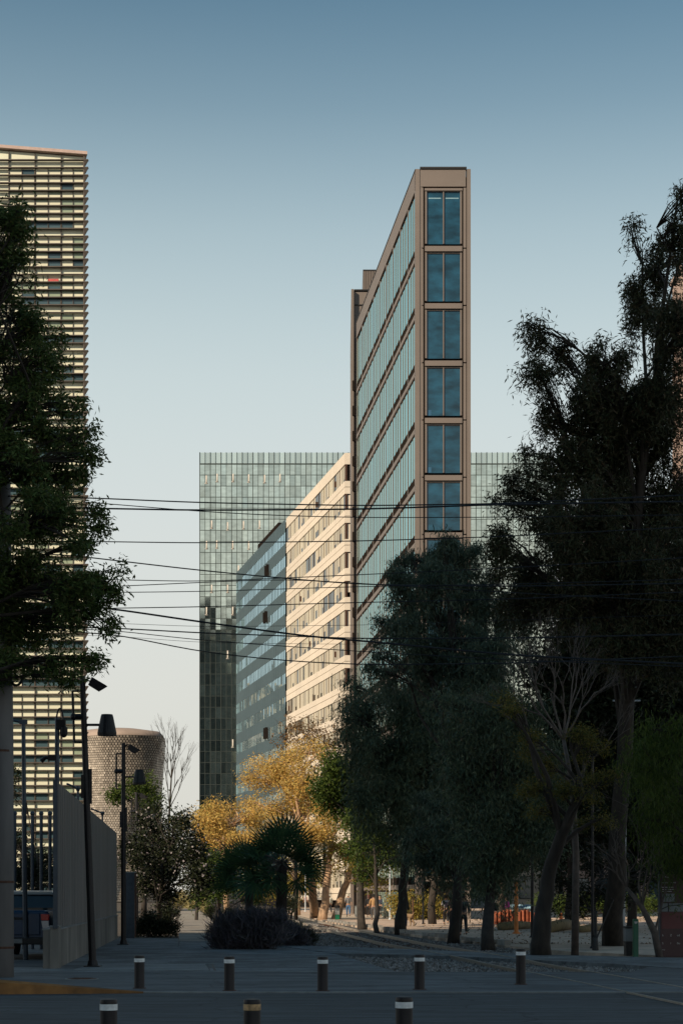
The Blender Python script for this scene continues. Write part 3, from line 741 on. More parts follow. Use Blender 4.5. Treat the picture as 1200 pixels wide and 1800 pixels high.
# ---- street lamps with rectangular frame, floodlight and shade
def lamp(px, base_y, s, lean, label):
    g = G(px, base_y); t = thing('street_lamp', label, 'street lamp', (g.x, g.y, 0), 'dark street lamps along the fence and path')
    x, y = g.x, g.y; H = 7.25*s; m = M['darkmetal']
    def q(dx, z): return (x+dx+lean*(z/H), y, z)
    mb = MB(); mb.tube([q(0, 0), q(0, H*.5), q(0, H)], [.095, .085, .07], 12); mb.build('pole', m, t)
    mb = MB(); mb.box(x-.2, x+.2, y-.2, y+.2, 0, .03); mb.tube([q(0, .03), q(0, .16)], [.14, .11], 12); mb.build('base_plate', m, t)
    zf = H-.1; mb = MB()
    a = q(.05, zf); mb.tube([a, q(.2, zf-.03)], .02, 6); mb.tube([a, q(.2, zf+.05)], .02, 6)
    c = Vector(q(.36, zf-.1)); d = Vector((.9, 0, -.42)).normalized(); u = Vector((.42, 0, .9))
    pts = []
    for sy_ in (-.14, .14):
        pts += [c-d*.17-u*.12+Vector((0, sy_, 0)), c+d*.1-u*.15+Vector((0, sy_, 0)), c+d*.24+u*.06+Vector((0, sy_, 0)), c-d*.17+u*.1+Vector((0, sy_, 0))]
    mb.hexa(pts); mb.build('floodlight', m, t)
    mb = MB(); x0, x1 = -.26, -.0; zt_, zb_ = H-.38, H-1.65
    for (p, r) in (((q(x0, zt_), q(x1, zt_)), .025), ((q(x0, zb_), q(x1, zb_)), .025), ((q(x0, zt_), q(x0, zb_)), .03)): mb.tube(p, r, 6)
    mb.tube([q(-.27, (zt_+zb_)/2), q(-.02, (zt_+zb_)/2)], .075, 8); mb.ball(q(-.25, (zt_+zb_)/2), .09); mb.build('bracket_frame', m, t)
    za = H-1.22; arm = MB(); arm.tube([q(.02, za), q(.42, za)], .032, 8); arm_o = arm.build('arm', m, t)
    mb = MB(); c0 = q(.57, za)
    mb.tube([(c0[0], y, za-.27), (c0[0], y, za-.2), (c0[0], y, za+.2), (c0[0], y, za+.26)], [.235, .24, .16, .14], 20); mb.build('lamp_shade', m, arm_o, smooth=False)
    mb = MB(); mb.box(x-.13+lean*.6, x-.05+lean*.6, y-.06, y+.06, H*.58, H*.66); mb.box(x+.06+lean*.6, x+.13+lean*.6, y-.06, y+.06, H*.56, H*.68); mb.build('fuse_box', m, t)
lamp(163, 1700, 1.0, -.26, 'tallest dark street lamp, slightly leaning, in front of the corrugated fence')
lamp(217, 1661, 1.0, 0, 'dark street lamp standing at the far end of the corrugated fence')
lamp(240, 1634, .98, 0, 'dark street lamp behind the fence end, among the white flowering tree')
lamp(256, 1620, .98, 0, 'farthest dark street lamp, small, behind the white flowering tree')
# ---- camera mast
g = Vector((X(98.5, 43.5), 43.5, 0)); t = thing('camera_mast', 'grey pole with dome camera under a looped cable at the fence end', 'camera pole', g)
zt_ = Zh(1262, g.y)
mb = MB(); mb.tube([g, (g.x+.03, g.y, zt_)], [.07, .058], 12); mb.build('pole', M['bluemetal'], t)
mb = MB(); mb.box(g.x+.02, g.x+.24, g.y-.08, g.y+.08, Zh(1283, g.y), Zh(1266, g.y)); mb.build('junction_box', M['darkmetal'], t)
mb = MB(); mb.tube([(g.x+.1+.085*math.cos(a), g.y-.02, Zh(1268, g.y)+.32*max(0, math.sin(a))) for a in [math.pi*i/12 for i in range(13)]], .022, 8); mb.build('cable_loop', M['darkmetal'], t)
cx_, cz_ = X(112, g.y), Zh(1283, g.y)
mb = MB(); mb.tube([(cx_, g.y, cz_+.09), (cx_, g.y, cz_+.05), (cx_, g.y, cz_-.09)], [.05, .1, .1], 14); mb.ball((cx_, g.y, cz_-.1), .095, sc=(1, 1, 1.1)); mb.build('dome_camera', M['black'], t)
mb = MB(); z_ = Zh(1332, g.y); mb.box(g.x-.2, g.x+.0, g.y-.06, g.y+.06, z_-.08, z_+.06); mb.tube([(g.x-.2, g.y, z_-.02), (g.x-.27, g.y, z_), (g.x-.38, g.y, z_-.1)], [.03, .05, .06], 8); mb.build('security_camera', M['darkmetal'], t)
# slim pole left with arm
g = G(45, 1688); t = thing('slim_pole', 'slim grey pole with short top arm standing in front of the parked pickup', 'pole', g)
zt_ = Zh(1267, g.y); mb = MB(); mb.tube([g, (g.x-.06, g.y, zt_)], [.07, .055], 12); mb.build('shaft', M['bluemetal'], t)
mb = MB(); mb.box(g.x-.16, g.x+.04, g.y-.07, g.y+.07, zt_-.1, zt_+.02); mb.tube([(g.x-.1, g.y, zt_-.05), (g.x-.4, g.y, zt_+.02)], .035, 8); mb.build('top_bracket', M['bluemetal'], t)
# ---- utility pole left
g = Vector((X(1, 37.2), 37.2, 0)); t = thing('utility_pole', 'thick grey concrete utility pole at the left edge carrying the cables', 'utility pole', g)
mb = MB(); mb.tube([g, (g.x+.02, g.y, 5), (g.x+.0, g.y, 12.5)], [.29, .26, .2], 20); mb.build('shaft', M['pole'], t, smooth=True)
mb = MB()
for z_ in (2.05, .62, 4.9): mb.tube([(g.x, g.y, z_), (g.x, g.y, z_+.05)], .3 if z_ < 3 else .275, 20)
mb.build('strap', M['rust'], t)
mb = MB(); mb.tube([(g.x+.36+.17*math.cos(a), g.y-.1, 6.7+.35*math.sin(a)) for a in [2*math.pi*i/20 for i in range(21)]], .03, 6); mb.build('cable_coil', M['cable'], t)
mb = MB(); mb.box(g.x-.9, g.x+.9, g.y-.35, g.y-.25, 11.3, 11.45); mb.build('crossarm', M['rust'], t)
# ---- pale pole right
g = G(1090, 1660); t = thing('utility_pole', 'pale slightly leaning utility pole among the dark trees on the right', 'utility pole', g)
mb = MB(); mb.tube([g, (g.x+.06, g.y, 4), (X(1101, g.y), g.y, Zh(1215, g.y))], [.16, .155, .11], 14); mb.build('shaft', M['pole_pale'], t, smooth=True)
mb = MB(); mb.tube([(X(1101, g.y)-.5, g.y, Zh(1232, g.y)), (X(1101, g.y)+.5, g.y, Zh(1232, g.y))], .035, 6); mb.build('crossarm', M['pole_pale'], t)
# ---- overhead cables: pixel traces at 37-39 m turned into sagging spans
cab = [(((130, 874), (350, 883.5), (640, 889), (870, 885.5), (1300, 866)), .026), (((110, 879), (350, 899), (480, 906), (640, 910), (900, 909), (1300, 904)), .018),
       (((140, 893), (350, 897), (640, 895), (872, 887), (1300, 880)), .034), (((100, 951), (350, 954.5), (640, 951), (860, 944), (1300, 922)), .022),
       (((100, 973), (183, 983), (350, 1002.6), (502, 1017), (640, 1028), (900, 1031), (1300, 1024)), .026), (((150, 1018), (350, 1022.5), (640, 1010), (900, 998), (1300, 975)), .018),
       (((180, 1032), (350, 1024), (500, 1018), (640, 1026), (900, 1042), (1300, 1062)), .018), (((150, 1042), (350, 1040), (640, 1031), (900, 1027), (1300, 1016)), .017),
       (((150, 1070), (350, 1067), (640, 1059), (900, 1053), (1300, 1037)), .02), (((150, 1064), (210, 1072), (350, 1093), (545, 1119.5), (640, 1127), (900, 1152), (1300, 1172)), .04),
       (((180, 1103), (350, 1112.7), (640, 1123), (900, 1121.6), (1300, 1114)), .026), (((180, 1106), (350, 1125.5), (640, 1146), (900, 1160), (1300, 1176)), .017),
       (((190, 1112), (350, 1146), (502, 1162), (640, 1169), (900, 1166), (1300, 1150)), .024), (((190, 1095), (350, 1102), (640, 1099), (900, 1090), (1300, 1078)), .009), (((190, 1117), (350, 1130), (640, 1133), (1300, 1110)), .008)]
names = ['topmost', 'second from the top, thin', 'thick third from the top', 'fourth from the top', 'fifth from the top, sloping', 'thin one rising to the right under the fifth', 'thin one dipping at the blue building',
         'thin one crossing the middle of the cream building', 'ninth from the top', 'thickest sagging', 'nearly level one just under the thickest', 'thin sloping one second from the bottom', 'lowest sagging', 'hair thin upper one of the low bundle', 'hair thin lower one of the low bundle']
for i, (tr, r) in enumerate(cab):
    Yc = 37.0+(i % 5)*.35; xs = [p[0] for p in tr]; yy = [p[1] for p in tr]
    xx = np.linspace(xs[0]-60, xs[-1], 41)
    # quadratic-smooth interpolation
    yv = np.interp(xx, xs, yy)
    for _ in range(4): yv[1:-1] = (yv[:-2]+2*yv[1:-1]+yv[2:])/4
    pts = [P(a, b, Yc) for a, b in zip(xx, yv)]
    pts[0] = Vector((X(4, 37), 37.1, pts[0].z+.05))
    mb = MB(); mb.tube(pts, r*.55, 6); o = mb.build('overhead_cable', M['cable'], origin=tuple(pts[0]))
    tag(o, names[i]+' overhead cable across the street', 'cable', 'overhead cables strung across the street')

# ---- corrugated fence on a concrete plinth
F0, F1 = G(101, 1703), G(207, 1650); F1 = F0+(F1-F0)*.995
fr = frame(F0, F1); L = fr.L
ft = thing('panel_fence', 'tall grey corrugated metal fence on a low stained concrete wall', 'fence', F0)
mb = MB(); mb.fbox(fr, 0, L, -.35, 0, -.1, .93); mb.build('plinth', M['conc_wall'], ft)
mb = MB(); mb.fbox(fr, -.02, L+.02, -.37, .03, .93, .97); mb.build('coping', M['conc_light'], ft)
zt0, zt1 = Zh(1373, F0.y), Zh(1465, F1.y); n_ = int(L/.55); mb = MB(); w_ = L/n_
for i in range(n_):
    for (a, b, v0, v1, q) in ((0, .45, -.05, -.04, 0), (.45, .86, -.05, -.028, 0), (.86, 1, -.05, -.045, 1)):
        ua, ub = L*i/n_+w_*a, L*i/n_+w_*b; za = zt0+(zt1-zt0)*ua/L; zb = zt0+(zt1-zt0)*ub/L; mb.m = q
        mb.hexa([fr(ua, v0, .97), fr(ub, v0, .97), fr(ub, v1, .97), fr(ua, v1, .97), fr(ua, v0, za), fr(ub, v0, zb), fr(ub, v1, zb), fr(ua, v1, za)])
mb.build('corrugated_panel', [M['panel_metal'], M['black']], ft)
mb = MB()
for z_ in (1.4, 2.8, 4.1): mb.fbox(fr, 0, L, -.12, -.052, z_, z_+.08)
mb.build('rail', M['bluemetal'], ft)
mb = MB(); mb.fbox(fr, -.1, .0, -.1, .01, .97, zt0+.02); mb.build('end_post', M['bluemetal'], ft)
pt = thing('concrete_pier', 'square stained concrete pier at the near end of the fence', 'pier', G(97, 1703)); a = G(88, 1703); b = G(106, 1703)
mb = MB(); mb.box(a.x, b.x-.03, a.y-.05, a.y+.28, -.1, 1.0); mb.build('block', M['conc_wall'], pt); mb = MB(); mb.box(a.x-.02, b.x-.01, a.y-.07, a.y+.3, 1.0, 1.04); mb.build('cap', M['conc_light'], pt)
for (px, py, lab) in ((137, 1386, 'nearer small lamp on a bracket behind the top of the corrugated fence'), (180, 1430, 'farther small lamp on a bracket behind the top of the corrugated fence')):
    Yl = 52 if px < 150 else 66; t = thing('fence_light', lab, 'fence lamp', (X(px, Yl), Yl, 0))
    mb = MB(); mb.tube([(X(px, Yl), Yl, 0), (X(px, Yl), Yl, Zh(py+4, Yl))], .035, 8); mb.tube([(X(px, Yl), Yl, Zh(py, Yl)), (X(px-20, Yl), Yl, Zh(py-8, Yl))], .03, 8); mb.build('bracket', M['bluemetal'], t)
    mb = MB(); z_ = Zh(py, Yl); mb.tube([(X(px, Yl), Yl, z_-.1), (X(px, Yl), Yl, z_), (X(px, Yl), Yl, z_+.07)], [.04, .08, .07], 10); mb.build('lamp_head', M['bluemetal'], t)
# wall pillar past the fence end
a = G(216, 1648); b = G(236, 1648); t = thing('concrete_pillar', 'grey concrete gate pillar beyond the fence end beside the bushes', 'pillar', a)
mb = MB(); mb.box(a.x, b.x, a.y, a.y+.5, -.1, Zh(1533, a.y)-.04); mb.build('block', M['bluemetal'], t)
mb = MB(); mb.box(a.x-.02, b.x+.02, a.y-.02, a.y+.52, Zh(1533, a.y)-.04, Zh(1533, a.y)); mb.build('cap', M['conc_light'], t)
mb = MB(); mb.box(b.x+.02, b.x+.08, a.y-.03, a.y+.05, 0, Zh(1535, a.y)); mb.build('downpipe', M['rust'], t)
# ---- bar fence behind the pickup
Yb = 56; t = thing('bar_fence', 'row of tall round bars with ball tops behind the blue pickup', 'fence', (X(30, Yb), Yb, 0))
for i in range(9):
    px = 88-15.5*i
    mb = MB(); zz = Zh(1432, Yb); mb.tube([(X(px, Yb), Yb, -.1), (X(px, Yb), Yb, zz)], .055, 10); mb.ball((X(px, Yb), Yb, zz+.03), .08); mb.build('bar', M['bluemetal'], t)
mb = MB(); mb.box(X(-40, Yb), X(93, Yb), Yb+.06, Yb+.12, .25, .33); mb.build('rail', M['bluemetal'], t)

# ---- blue pickup
M['car_blue'] = pm('blue_car_paint', (.006, .03, .075), .25, .3, var=.05)
M['car_glass'] = glass('car_glass', (.02, .03, .035), .03)
M['car_pale'] = pm('pale_roof', (.2, .26, .3), .3, .1, var=.05)
M['lamp_red'] = pm('red_lens', (.5, .02, .015), .2, var=.1)
M['lamp_clear'] = pm('clear_lens', (.55, .5, .5), .2, var=.1)
M['tyre'] = pm('tyre', (.015, .015, .015), .9, var=.1)
cy0 = 47.0; cxr = X(88, cy0); cxl = cxr-1.88; cm = (cxl+cxr)/2
ct = thing('parked_pickup', 'blue pickup truck parked behind the bars, seen from behind', 'pickup truck', (cm, cy0, 0))
def loft(secs):                                   # secs: list of rings along y
    mb = MB(); n = len(secs[0])
    for s_ in secs: mb.v += s_
    for i in range(len(secs)-1):
        for k in range(n):
            k2 = (k+1) % n; mb.f.append((i*n+k, i*n+k2, (i+1)*n+k2, (i+1)*n+k)); mb.mi.append(0)
    mb.f.append(tuple(range(n))[::-1]); mb.f.append(tuple(range((len(secs)-1)*n, len(secs)*n))); mb.mi += [0, 0]
    return mb
def ring(y, hw, z0, z1, tw, ch=.1): return [(cm-hw, y, z0), (cm+hw, y, z0), (cm+hw, y, z1-ch*2), (cm+tw, y, z1-ch*.3), (cm+tw-ch, y, z1), (cm-tw+ch, y, z1), (cm-tw, y, z1-ch*.3), (cm-hw, y, z1-ch*2)]
loft([ring(cy0+.06, .88, .55, 1.33, .82), ring(cy0+.12, .93, .42, 1.36, .87), ring(cy0+1.5, .94, .38, 1.36, .88), ring(cy0+3.6, .94, .35, 1.3, .86), ring(cy0+4.6, .92, .36, 1.12, .84), ring(cy0+5.1, .86, .4, .9, .78)]).build('body', M['car_blue'], ct, smooth=False, bevel=.04)
loft([ring(cy0+1.55, .84, 1.33, 1.42, .80, .02), ring(cy0+1.9, .80, 1.33, 1.80, .70, .08), ring(cy0+3.2, .80, 1.33, 1.83, .70, .08), ring(cy0+3.95, .82, 1.28, 1.36, .78, .02)]).build('cab', M['car_glass'], ct, smooth=False)
loft([ring(cy0+1.85, .73, 1.80, 1.87, .69, .03), ring(cy0+2.5, .75, 1.82, 1.92, .71, .03), ring(cy0+3.25, .73, 1.80, 1.88, .69, .03)]).build('roof', M['car_pale'], ct, smooth=False)
for s_ in (-1, 1):
    mb = MB(); x = cm+s_*.8; mb.box(x-.11, x+.11, cy0-.01, cy0+.2, 1.08, 1.26); tl = mb.build('tail_lamp', M['lamp_red'], ct, bevel=.02)
    mb = MB(); mb.hexa([(x-.08+s_*.02, cy0-.005, .86), (x+.08+s_*.02, cy0-.005, .86), (x+.08, cy0+.15, .86), (x-.08, cy0+.15, .86), (x-.1, cy0-.005, 1.075), (x+.1, cy0-.005, 1.075), (x+.1, cy0+.15, 1.075), (x-.1, cy0+.15, 1.075)]); mb.build('reversing_lens', M['lamp_clear'], tl)
    for yy in (cy0+1.0, cy0+4.2):
        mb = MB(); mb.tube([(cm+s_*.72, yy, .36), (cm+s_*.95, yy, .36)], .36, 20); wo_ = mb.build('wheel', M['tyre'], ct)
        mb = MB(); mb.tube([(cm+s_*.951, yy, .36), (cm+s_*.965, yy, .36)], .21, 14); mb.build('rim', M['bluemetal'], wo_)
mb = MB(); mb.box(cm-.66, cm+.66, cy0+.02, cy0+.07, .68, 1.29); tg = mb.build('tailgate', M['car_blue'], ct, bevel=.02)
mb = MB(); mb.box(cm-.18, cm+.18, cy0-.005, cy0+.03, 1.1, 1.17); mb.build('handle', M['black'], tg)
mb = MB(); mb.box(cm-.9, cm+.9, cy0-.12, cy0+.1, .42, .62); mb.build('bumper', M['black'], ct, bevel=.03)
mb = MB(); mb.box(cm-.2, cm+.2, cy0-.135, cy0-.118, .46, .58); mb.build('number_plate', M['conc_light'], ct)
# dark paving behind the bars
slab('driveway', gp((-60, 1700), (88, 1700), (150, 1655), (-60, 1640)), .001, M['conc_dark'])

# ---- right side furniture
Yt = 49.0; t = thing('information_totem', 'dark red brown information totem with pale lettering and map at the right edge', 'information sign', (X(1160, Yt), Yt, 0))
M['totem'] = pm('totem_brown', (.055, .02, .022), .45, var=.1); M['totem_red'] = pm('totem_red', (.11, .022, .024), .45, var=.1)
M['totem_grey'] = pm('totem_grey', (.17, .19, .2), .5, var=.15); M['print'] = pm('white_print', (.5, .48, .47), .6, var=.05)
x0, x1, z1 = X(1160, Yt), X(1226, Yt), Zh(1538, Yt)
mb = MB(); mb.box(x0, x1, Yt, Yt+.18, 0, z1); mb.build('panel', M['totem'], t, bevel=.01)
mb = MB(); mb.box(x0-.035, x0-.004, Yt-.02, Yt+.2, 0, z1+.02); mb.build('edge_trim', M['bluemetal'], t)
def tb(px0, px1, py0, py1): return (X(px0, Yt), X(px1, Yt), Yt-.012, Yt+.01, Zh(py1, Yt), Zh(py0, Yt))
mb = MB(); mb.box(*tb(1162.5, 1185, 1571.5, 1586)); mb.box(*tb(1162.5, 1226, 1588.5, 1603)); mp = mb.build('map_panel', M['totem_grey'], t)
mb = MB(); mb.tube([(X(1162, Yt), Yt-.015, Zh(1599, Yt)), (X(1175, Yt), Yt-.015, Zh(1593, Yt)), (X(1226, Yt), Yt-.015, Zh(1588, Yt))], .012, 4); mb.tube([(X(1174, Yt), Yt-.015, Zh(1587, Yt)), (X(1174.5, Yt), Yt-.015, Zh(1603, Yt))], .014, 4); mb.build('map_lines', M['black'], mp)
mb = MB(); mb.box(*tb(1162.5, 1226, 1604.5, 1633)); mb.build('red_panel', M['totem_red'], t)
mb = MB()
for (a, b, yy) in ((1162.5, 1183, 1560.3), (1162.5, 1184, 1564), (1162.5, 1180, 1567.5)): mb.box(*tb(a, b, yy-.5, yy+.5))
def text(s_, px, py, size, parent, m, Yt_=Yt, name='lettering', align='LEFT'):
    cu = D.curves.new('t', 'FONT'); cu.body = s_; cu.size = size; cu.extrude = .003; cu.align_x = align
    o = D.objects.new('t', cu); COL.objects.link(o); bpy.context.view_layer.update()
    me = D.meshes.new_from_object(o.evaluated_get(bpy.context.evaluated_depsgraph_get())); D.objects.remove(o)
    me.materials.clear(); me.transform(Matrix.Translation((X(px, Yt_), Yt_-.014, Zh(py, Yt_))) @ Matrix.Rotation(R(90), 4, 'X')); return link(name, me, m, parent)
mb.build('text_lines', M['print'], t)
text('Te Ana', 1163, 1543.5, .062, t, M['print']); text('Parque Circuito', 1163, 1553, .062, t, M['print'])
for r_, row in enumerate((1645, 1659)):
    for c_, (a, s_) in enumerate(((1163, 'S' if r_ else 'b'), (1177, '1' if r_ else 'Z'), (1189, 'Bo' if r_ else 'ed'), (1204, 'W'))): text(s_, a, row+1.5, .085, t, M['print'])
text('map', 1163, 1671, .05, t, M['print'])
g = G(1117, 1683); t = thing('green_marker', 'narrow bright green marker post with white emblem beside the bin', 'marker post', g)
M['green'] = pm('green_paint', (.0, .10, .05), .4, var=.1)
mb = MB(); mb.box(X(1112, g.y), X(1121, g.y), g.y-.1, g.y+.1, 0, Zh(1616, g.y)); mb.build('body', M['green'], t, bevel=.015)
mb = MB(); c = Vector((X(1116.3, g.y), g.y-.105, Zh(1622, g.y)))
mb.face([c+Vector(v) for v in ((-.055, 0, .03), (-.02, 0, .02), (0, 0, .035), (.02, 0, .02), (.055, 0, .03), (.03, 0, -.03), (-.03, 0, -.04))]); mb.build('emblem', M['print'], t)
g = G(1104, 1681); t = thing('litter_bin', 'pale grey box bin with dark base beside the green marker post', 'bin', g)
mb = MB(); mb.box(X(1098, g.y), X(1111.5, g.y), g.y-.15, g.y+.3, .42, Zh(1632, g.y)); mb.build('box', M['totem_grey'], t, bevel=.02)
mb = MB(); mb.box(X(1099, g.y), X(1111, g.y), g.y-.13, g.y+.28, 0, .42); mb.build('base', M['black'], t)
mb = MB(); mb.box(X(1097.5, g.y), X(1112, g.y), g.y-.17, g.y+.32, Zh(1632, g.y), Zh(1629, g.y)); mb.build('lid', M['black'], t)
# litter bin among the walkers and a small grey box sign
g = G(593, 1617); t = thing('litter_bin', 'grey litter bin with green base beside the leaning sunlit trunk', 'bin', g); Yq = g.y
M['bin'] = pm('bin_grey', (.2, .21, .21), .6, var=.15)
mb = MB(); mb.box(X(588.5, Yq), X(597, Yq), Yq-.2, Yq+.2, .35, Zh(1596, Yq)); mb.build('box', M['bin'], t, bevel=.03); mb = MB(); mb.box(X(589, Yq), X(596.5, Yq), Yq-.18, Yq+.18, 0, .35); mb.build('base', M['green'], t)
mb = MB(); mb.box(X(588, Yq), X(597.5, Yq), Yq-.23, Yq+.23, Zh(1596, Yq), Zh(1592, Yq)); mb.build('lid', M['black'], t)
g = G(627, 1613); t = thing('utility_cabinet', 'small pale grey cabinet standing on the sunlit walkway', 'cabinet', g); Yq = g.y
mb = MB(); mb.box(X(623.5, Yq), X(631.5, Yq), Yq-.1, Yq+.25, .02, Zh(1594, Yq)); mb.build('box', M['bin'], t, bevel=.02); mb = MB(); mb.box(X(623.2, Yq), X(631.8, Yq), Yq-.12, Yq+.27, Zh(1594, Yq), Zh(1593, Yq)); mb.build('lid', M['conc_light'], t)
# slim posts and lamp posts in the park
def post(px, by, ty_, r, m, label, head=None):
    g = G(px, by); t = thing('park_post', label, 'post', g)
    mb = MB(); mb.tube([g, (g.x, g.y, Zh(ty_, g.y))], [r, r*.85], 10); mb.build('shaft', m, t)
    mb = MB(); mb.tube([g, (g.x, g.y, .08)], [r*2, r*1.4], 10); mb.build('foot', m, t)
    if head: mb = MB(); z_ = Zh(ty_, g.y); mb.tube([(g.x, g.y, z_), (g.x, g.y, z_+.2), (g.x, g.y, z_+.3)], [.1, .22, .18], 12); mb.build('lamp_head', m, t)
post(536.5, 1603, 1500, .07, M['pole_pale'], 'slim pale post farthest along the sunlit walkway', 1)
post(685, 1617, 1510, .06, M['pole_pale'], 'slim pale post beside the seated walkers with dogs', 1)
post(743.5, 1625, 1450, .055, M['darkmetal'], 'slim black post to the right of the green hedge front', 1)
post(725.5, 1622, 1577, .055, M['rust'], 'short reddish brown post in front of the sunlit hedge')
post(721.5, 1621, 1580, .04, M['darkmetal'], 'short thin dark post left of the reddish one')
post(935, 1649, 1430, .07, M['darkmetal'], 'black post just left of the leaning dark trunk', 1)
post(1041, 1668, 1330, .05, M['darkmetal'], 'tall thin dark post between the leaning trunk and the pale pole', 1)
post(907, 1642, 1550, .1, pm('orange_post', (.5, .16, .03), .6, var=.2), 'bright orange upright post by the orange safety netting')
M['orange_net'] = pm('orange_netting', (.30, .085, .04), .8, var=.35, scale=3, var2=.3)
M['tarp'] = pm('blue_tarp', (.25, .4, .5), .6, var=.4, scale=2)
Yn = 96; t = thing('safety_barrier', 'sagging orange safety netting strung between stakes beside the walkway', 'barrier', (X(868, Yn), Yn, 0))
mb = MB(); n_ = 40
for i in range(n_):
    for (a, b) in ((i, i+1),):
        pa, pb = 868+a*80/n_, 868+b*80/n_; sag = lambda q: 1602+2.5*math.sin((q-868)/5)+1.5*math.sin(q); dy = lambda q: .12*math.sin(q*.9)
        mb.face([(X(pa, Yn), Yn+dy(pa), .12), (X(pb, Yn), Yn+dy(pb), .12), (X(pb, Yn), Yn+dy(pb), Zh(sag(pb), Yn)), (X(pa, Yn), Yn+dy(pa), Zh(sag(pa), Yn))])
nt_ = mb.build('netting', M['orange_net'], t); sm = nt_.modifiers.new('s', 'SOLIDIFY'); sm.thickness = .01
mb = MB()
for q in range(5): mb = MB(); mb.tube([(X(868+20*q, Yn), Yn+.05, 0), (X(868+20*q, Yn), Yn+.05, Zh(1598, Yn))], .03, 6); mb.build('stake', M['rust'], t)
Yv = 93; t = thing('folded_barrier', 'orange sheet fallen in a heap at the foot of the netting', 'sheet', (X(887, Yv), Yv, 0))
mb = MB(); mb.v = [tuple(Vector((X(a, Yv), Yv+d_, Zh(b, Yv)))) for a, b, d_ in ((874, 1629, 0), (883, 1614, .2), (890, 1618, 0), (897, 1629, -.1), (880, 1629, .5), (892, 1629, .5), (887, 1612, .25))]
mb.f = [(0, 1, 6), (6, 2, 3), (1, 6, 2), (0, 1, 4), (3, 2, 5), (1, 2, 5, 4)]; mb.mi = [0]*6; mb.build('sheet', M['orange_net'], t)
Yv = 99; t = thing('blue_tarp', 'crumpled pale blue tarpaulin lying on top of the orange netting', 'tarpaulin', (X(922, Yv), Yv, 0))
mb = MB()
gx, gy = 14, 6
for j in range(gy+1):
    for i in range(gx+1): mb.v.append((X(900+i*36/gx, Yv), Yv+j*.25, Zh(1598-6*math.sin(math.pi*j/gy)-2*random.random(), Yv)))
for j in range(gy):
    for i in range(gx): k_ = j*(gx+1)+i; mb.f.append((k_, k_+1, k_+gx+2, k_+gx+1)); mb.mi.append(0)
sm = mb.build('sheet', M['tarp'], t).modifiers.new('s', 'SOLIDIFY'); sm.thickness = .03
mb = MB(); mb.box(X(902, Yv), X(934, Yv), Yv+.2, Yv+1.2, -.1, Zh(1600, Yv)); mb.build('stack_below', M['bin'], t)
g = Vector((X(986, 108), 108, -.1)); t = thing('traffic_cone', 'bright orange traffic cone lit by the sun beyond the leaning trunk', 'cone', g)
mb = MB(); M['cone'] = pm('cone_orange', (.85, .2, .05), .6, var=.05); mb.tube([g+Vector((0, 0, .03)), g+Vector((0, 0, .75))], [.2, .04], 14); mb.build('body', M['cone'], t); mb = MB(); mb.box(g.x-.26, g.x+.26, g.y-.26, g.y+.26, g.z, g.z+.04); mb.build('base', M['cone'], t)

g = G(47*3+3, 1722); t = thing('manhole_cover', 'round dark iron manhole cover in the apron left of the first bollard', 'manhole cover', g)
mb = MB(); mb.tube([g+Vector((0, 0, .001)), g+Vector((0, 0, .012))], [.36, .36], 28); mb.build('ring', M['conc_light'], t)
mb = MB(); mb.tube([g+Vector((0, 0, .004)), g+Vector((0, 0, .016))], [.31, .31], 28)
for q in range(-3, 4): mb.box(g.x-.2, g.x+.2, g.y+q*.08-.012, g.y+q*.08+.012, .016, .02)
mb.build('lid', M['rust'], t)
# ================================================================== TREES AND PLANTS
LM = {
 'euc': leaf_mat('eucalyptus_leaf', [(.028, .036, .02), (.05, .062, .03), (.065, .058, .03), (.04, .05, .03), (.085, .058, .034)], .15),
 'left': leaf_mat('broad_dark_leaf', [(.04, .07, .022), (.075, .12, .035), (.1, .14, .04), (.06, .09, .034), (.11, .1, .032)], .25),
 'pepper': leaf_mat('pepper_tree_leaf', [(.05, .08, .06), (.085, .125, .09), (.06, .09, .065), (.16, .2, .13), (.05, .05, .03)], .15),
 'willow': leaf_mat('weeping_leaf', [(.05, .08, .055), (.075, .115, .08), (.05, .07, .04), (.15, .19, .11), (.06, .055, .03)], .15),
 'green': leaf_mat('green_leaf', [(.03, .055, .014), (.06, .095, .02), (.09, .12, .025), (.04, .065, .015)], .35),
 'yellow': leaf_mat('golden_leaf', [(.62, .36, .09), (.7, .46, .14), (.36, .30, .08), (.74, .52, .18), (.3, .22, .07), (.55, .30, .08)], .3),
 'yellowgreen': leaf_mat('yellow_green_leaf', [(.22, .19, .04), (.36, .28, .06), (.12, .14, .03), (.42, .27, .07), (.09, .11, .03)], .35),
 'jaca': leaf_mat('feathery_leaf', [(.05, .07, .02), (.11, .11, .03), (.2, .15, .035), (.05, .06, .02)], .3),
 'brown': leaf_mat('dry_leaf', [(.12, .07, .03), (.2, .11, .05), (.07, .05, .02)], .2),
 'flower': leaf_mat('white_petal', [(.34, .3, .31), (.45, .41, .4), (.25, .2, .22)], .2),
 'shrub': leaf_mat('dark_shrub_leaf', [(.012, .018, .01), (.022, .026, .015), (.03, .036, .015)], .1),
 'lavender': leaf_mat('grey_purple_grass', [(.06, .062, .075), (.11, .11, .13), (.075, .065, .085), (.04, .045, .04), (.14, .13, .14)], .1),
 'pale': leaf_mat('pale_dry_grass', [(.42, .33, .15), (.55, .45, .24), (.3, .28, .12), (.2, .2, .08)], .3),
 'palm': leaf_mat('palm_leaf', [(.02, .05, .026), (.04, .09, .042), (.06, .11, .045)], .12, .45),
}
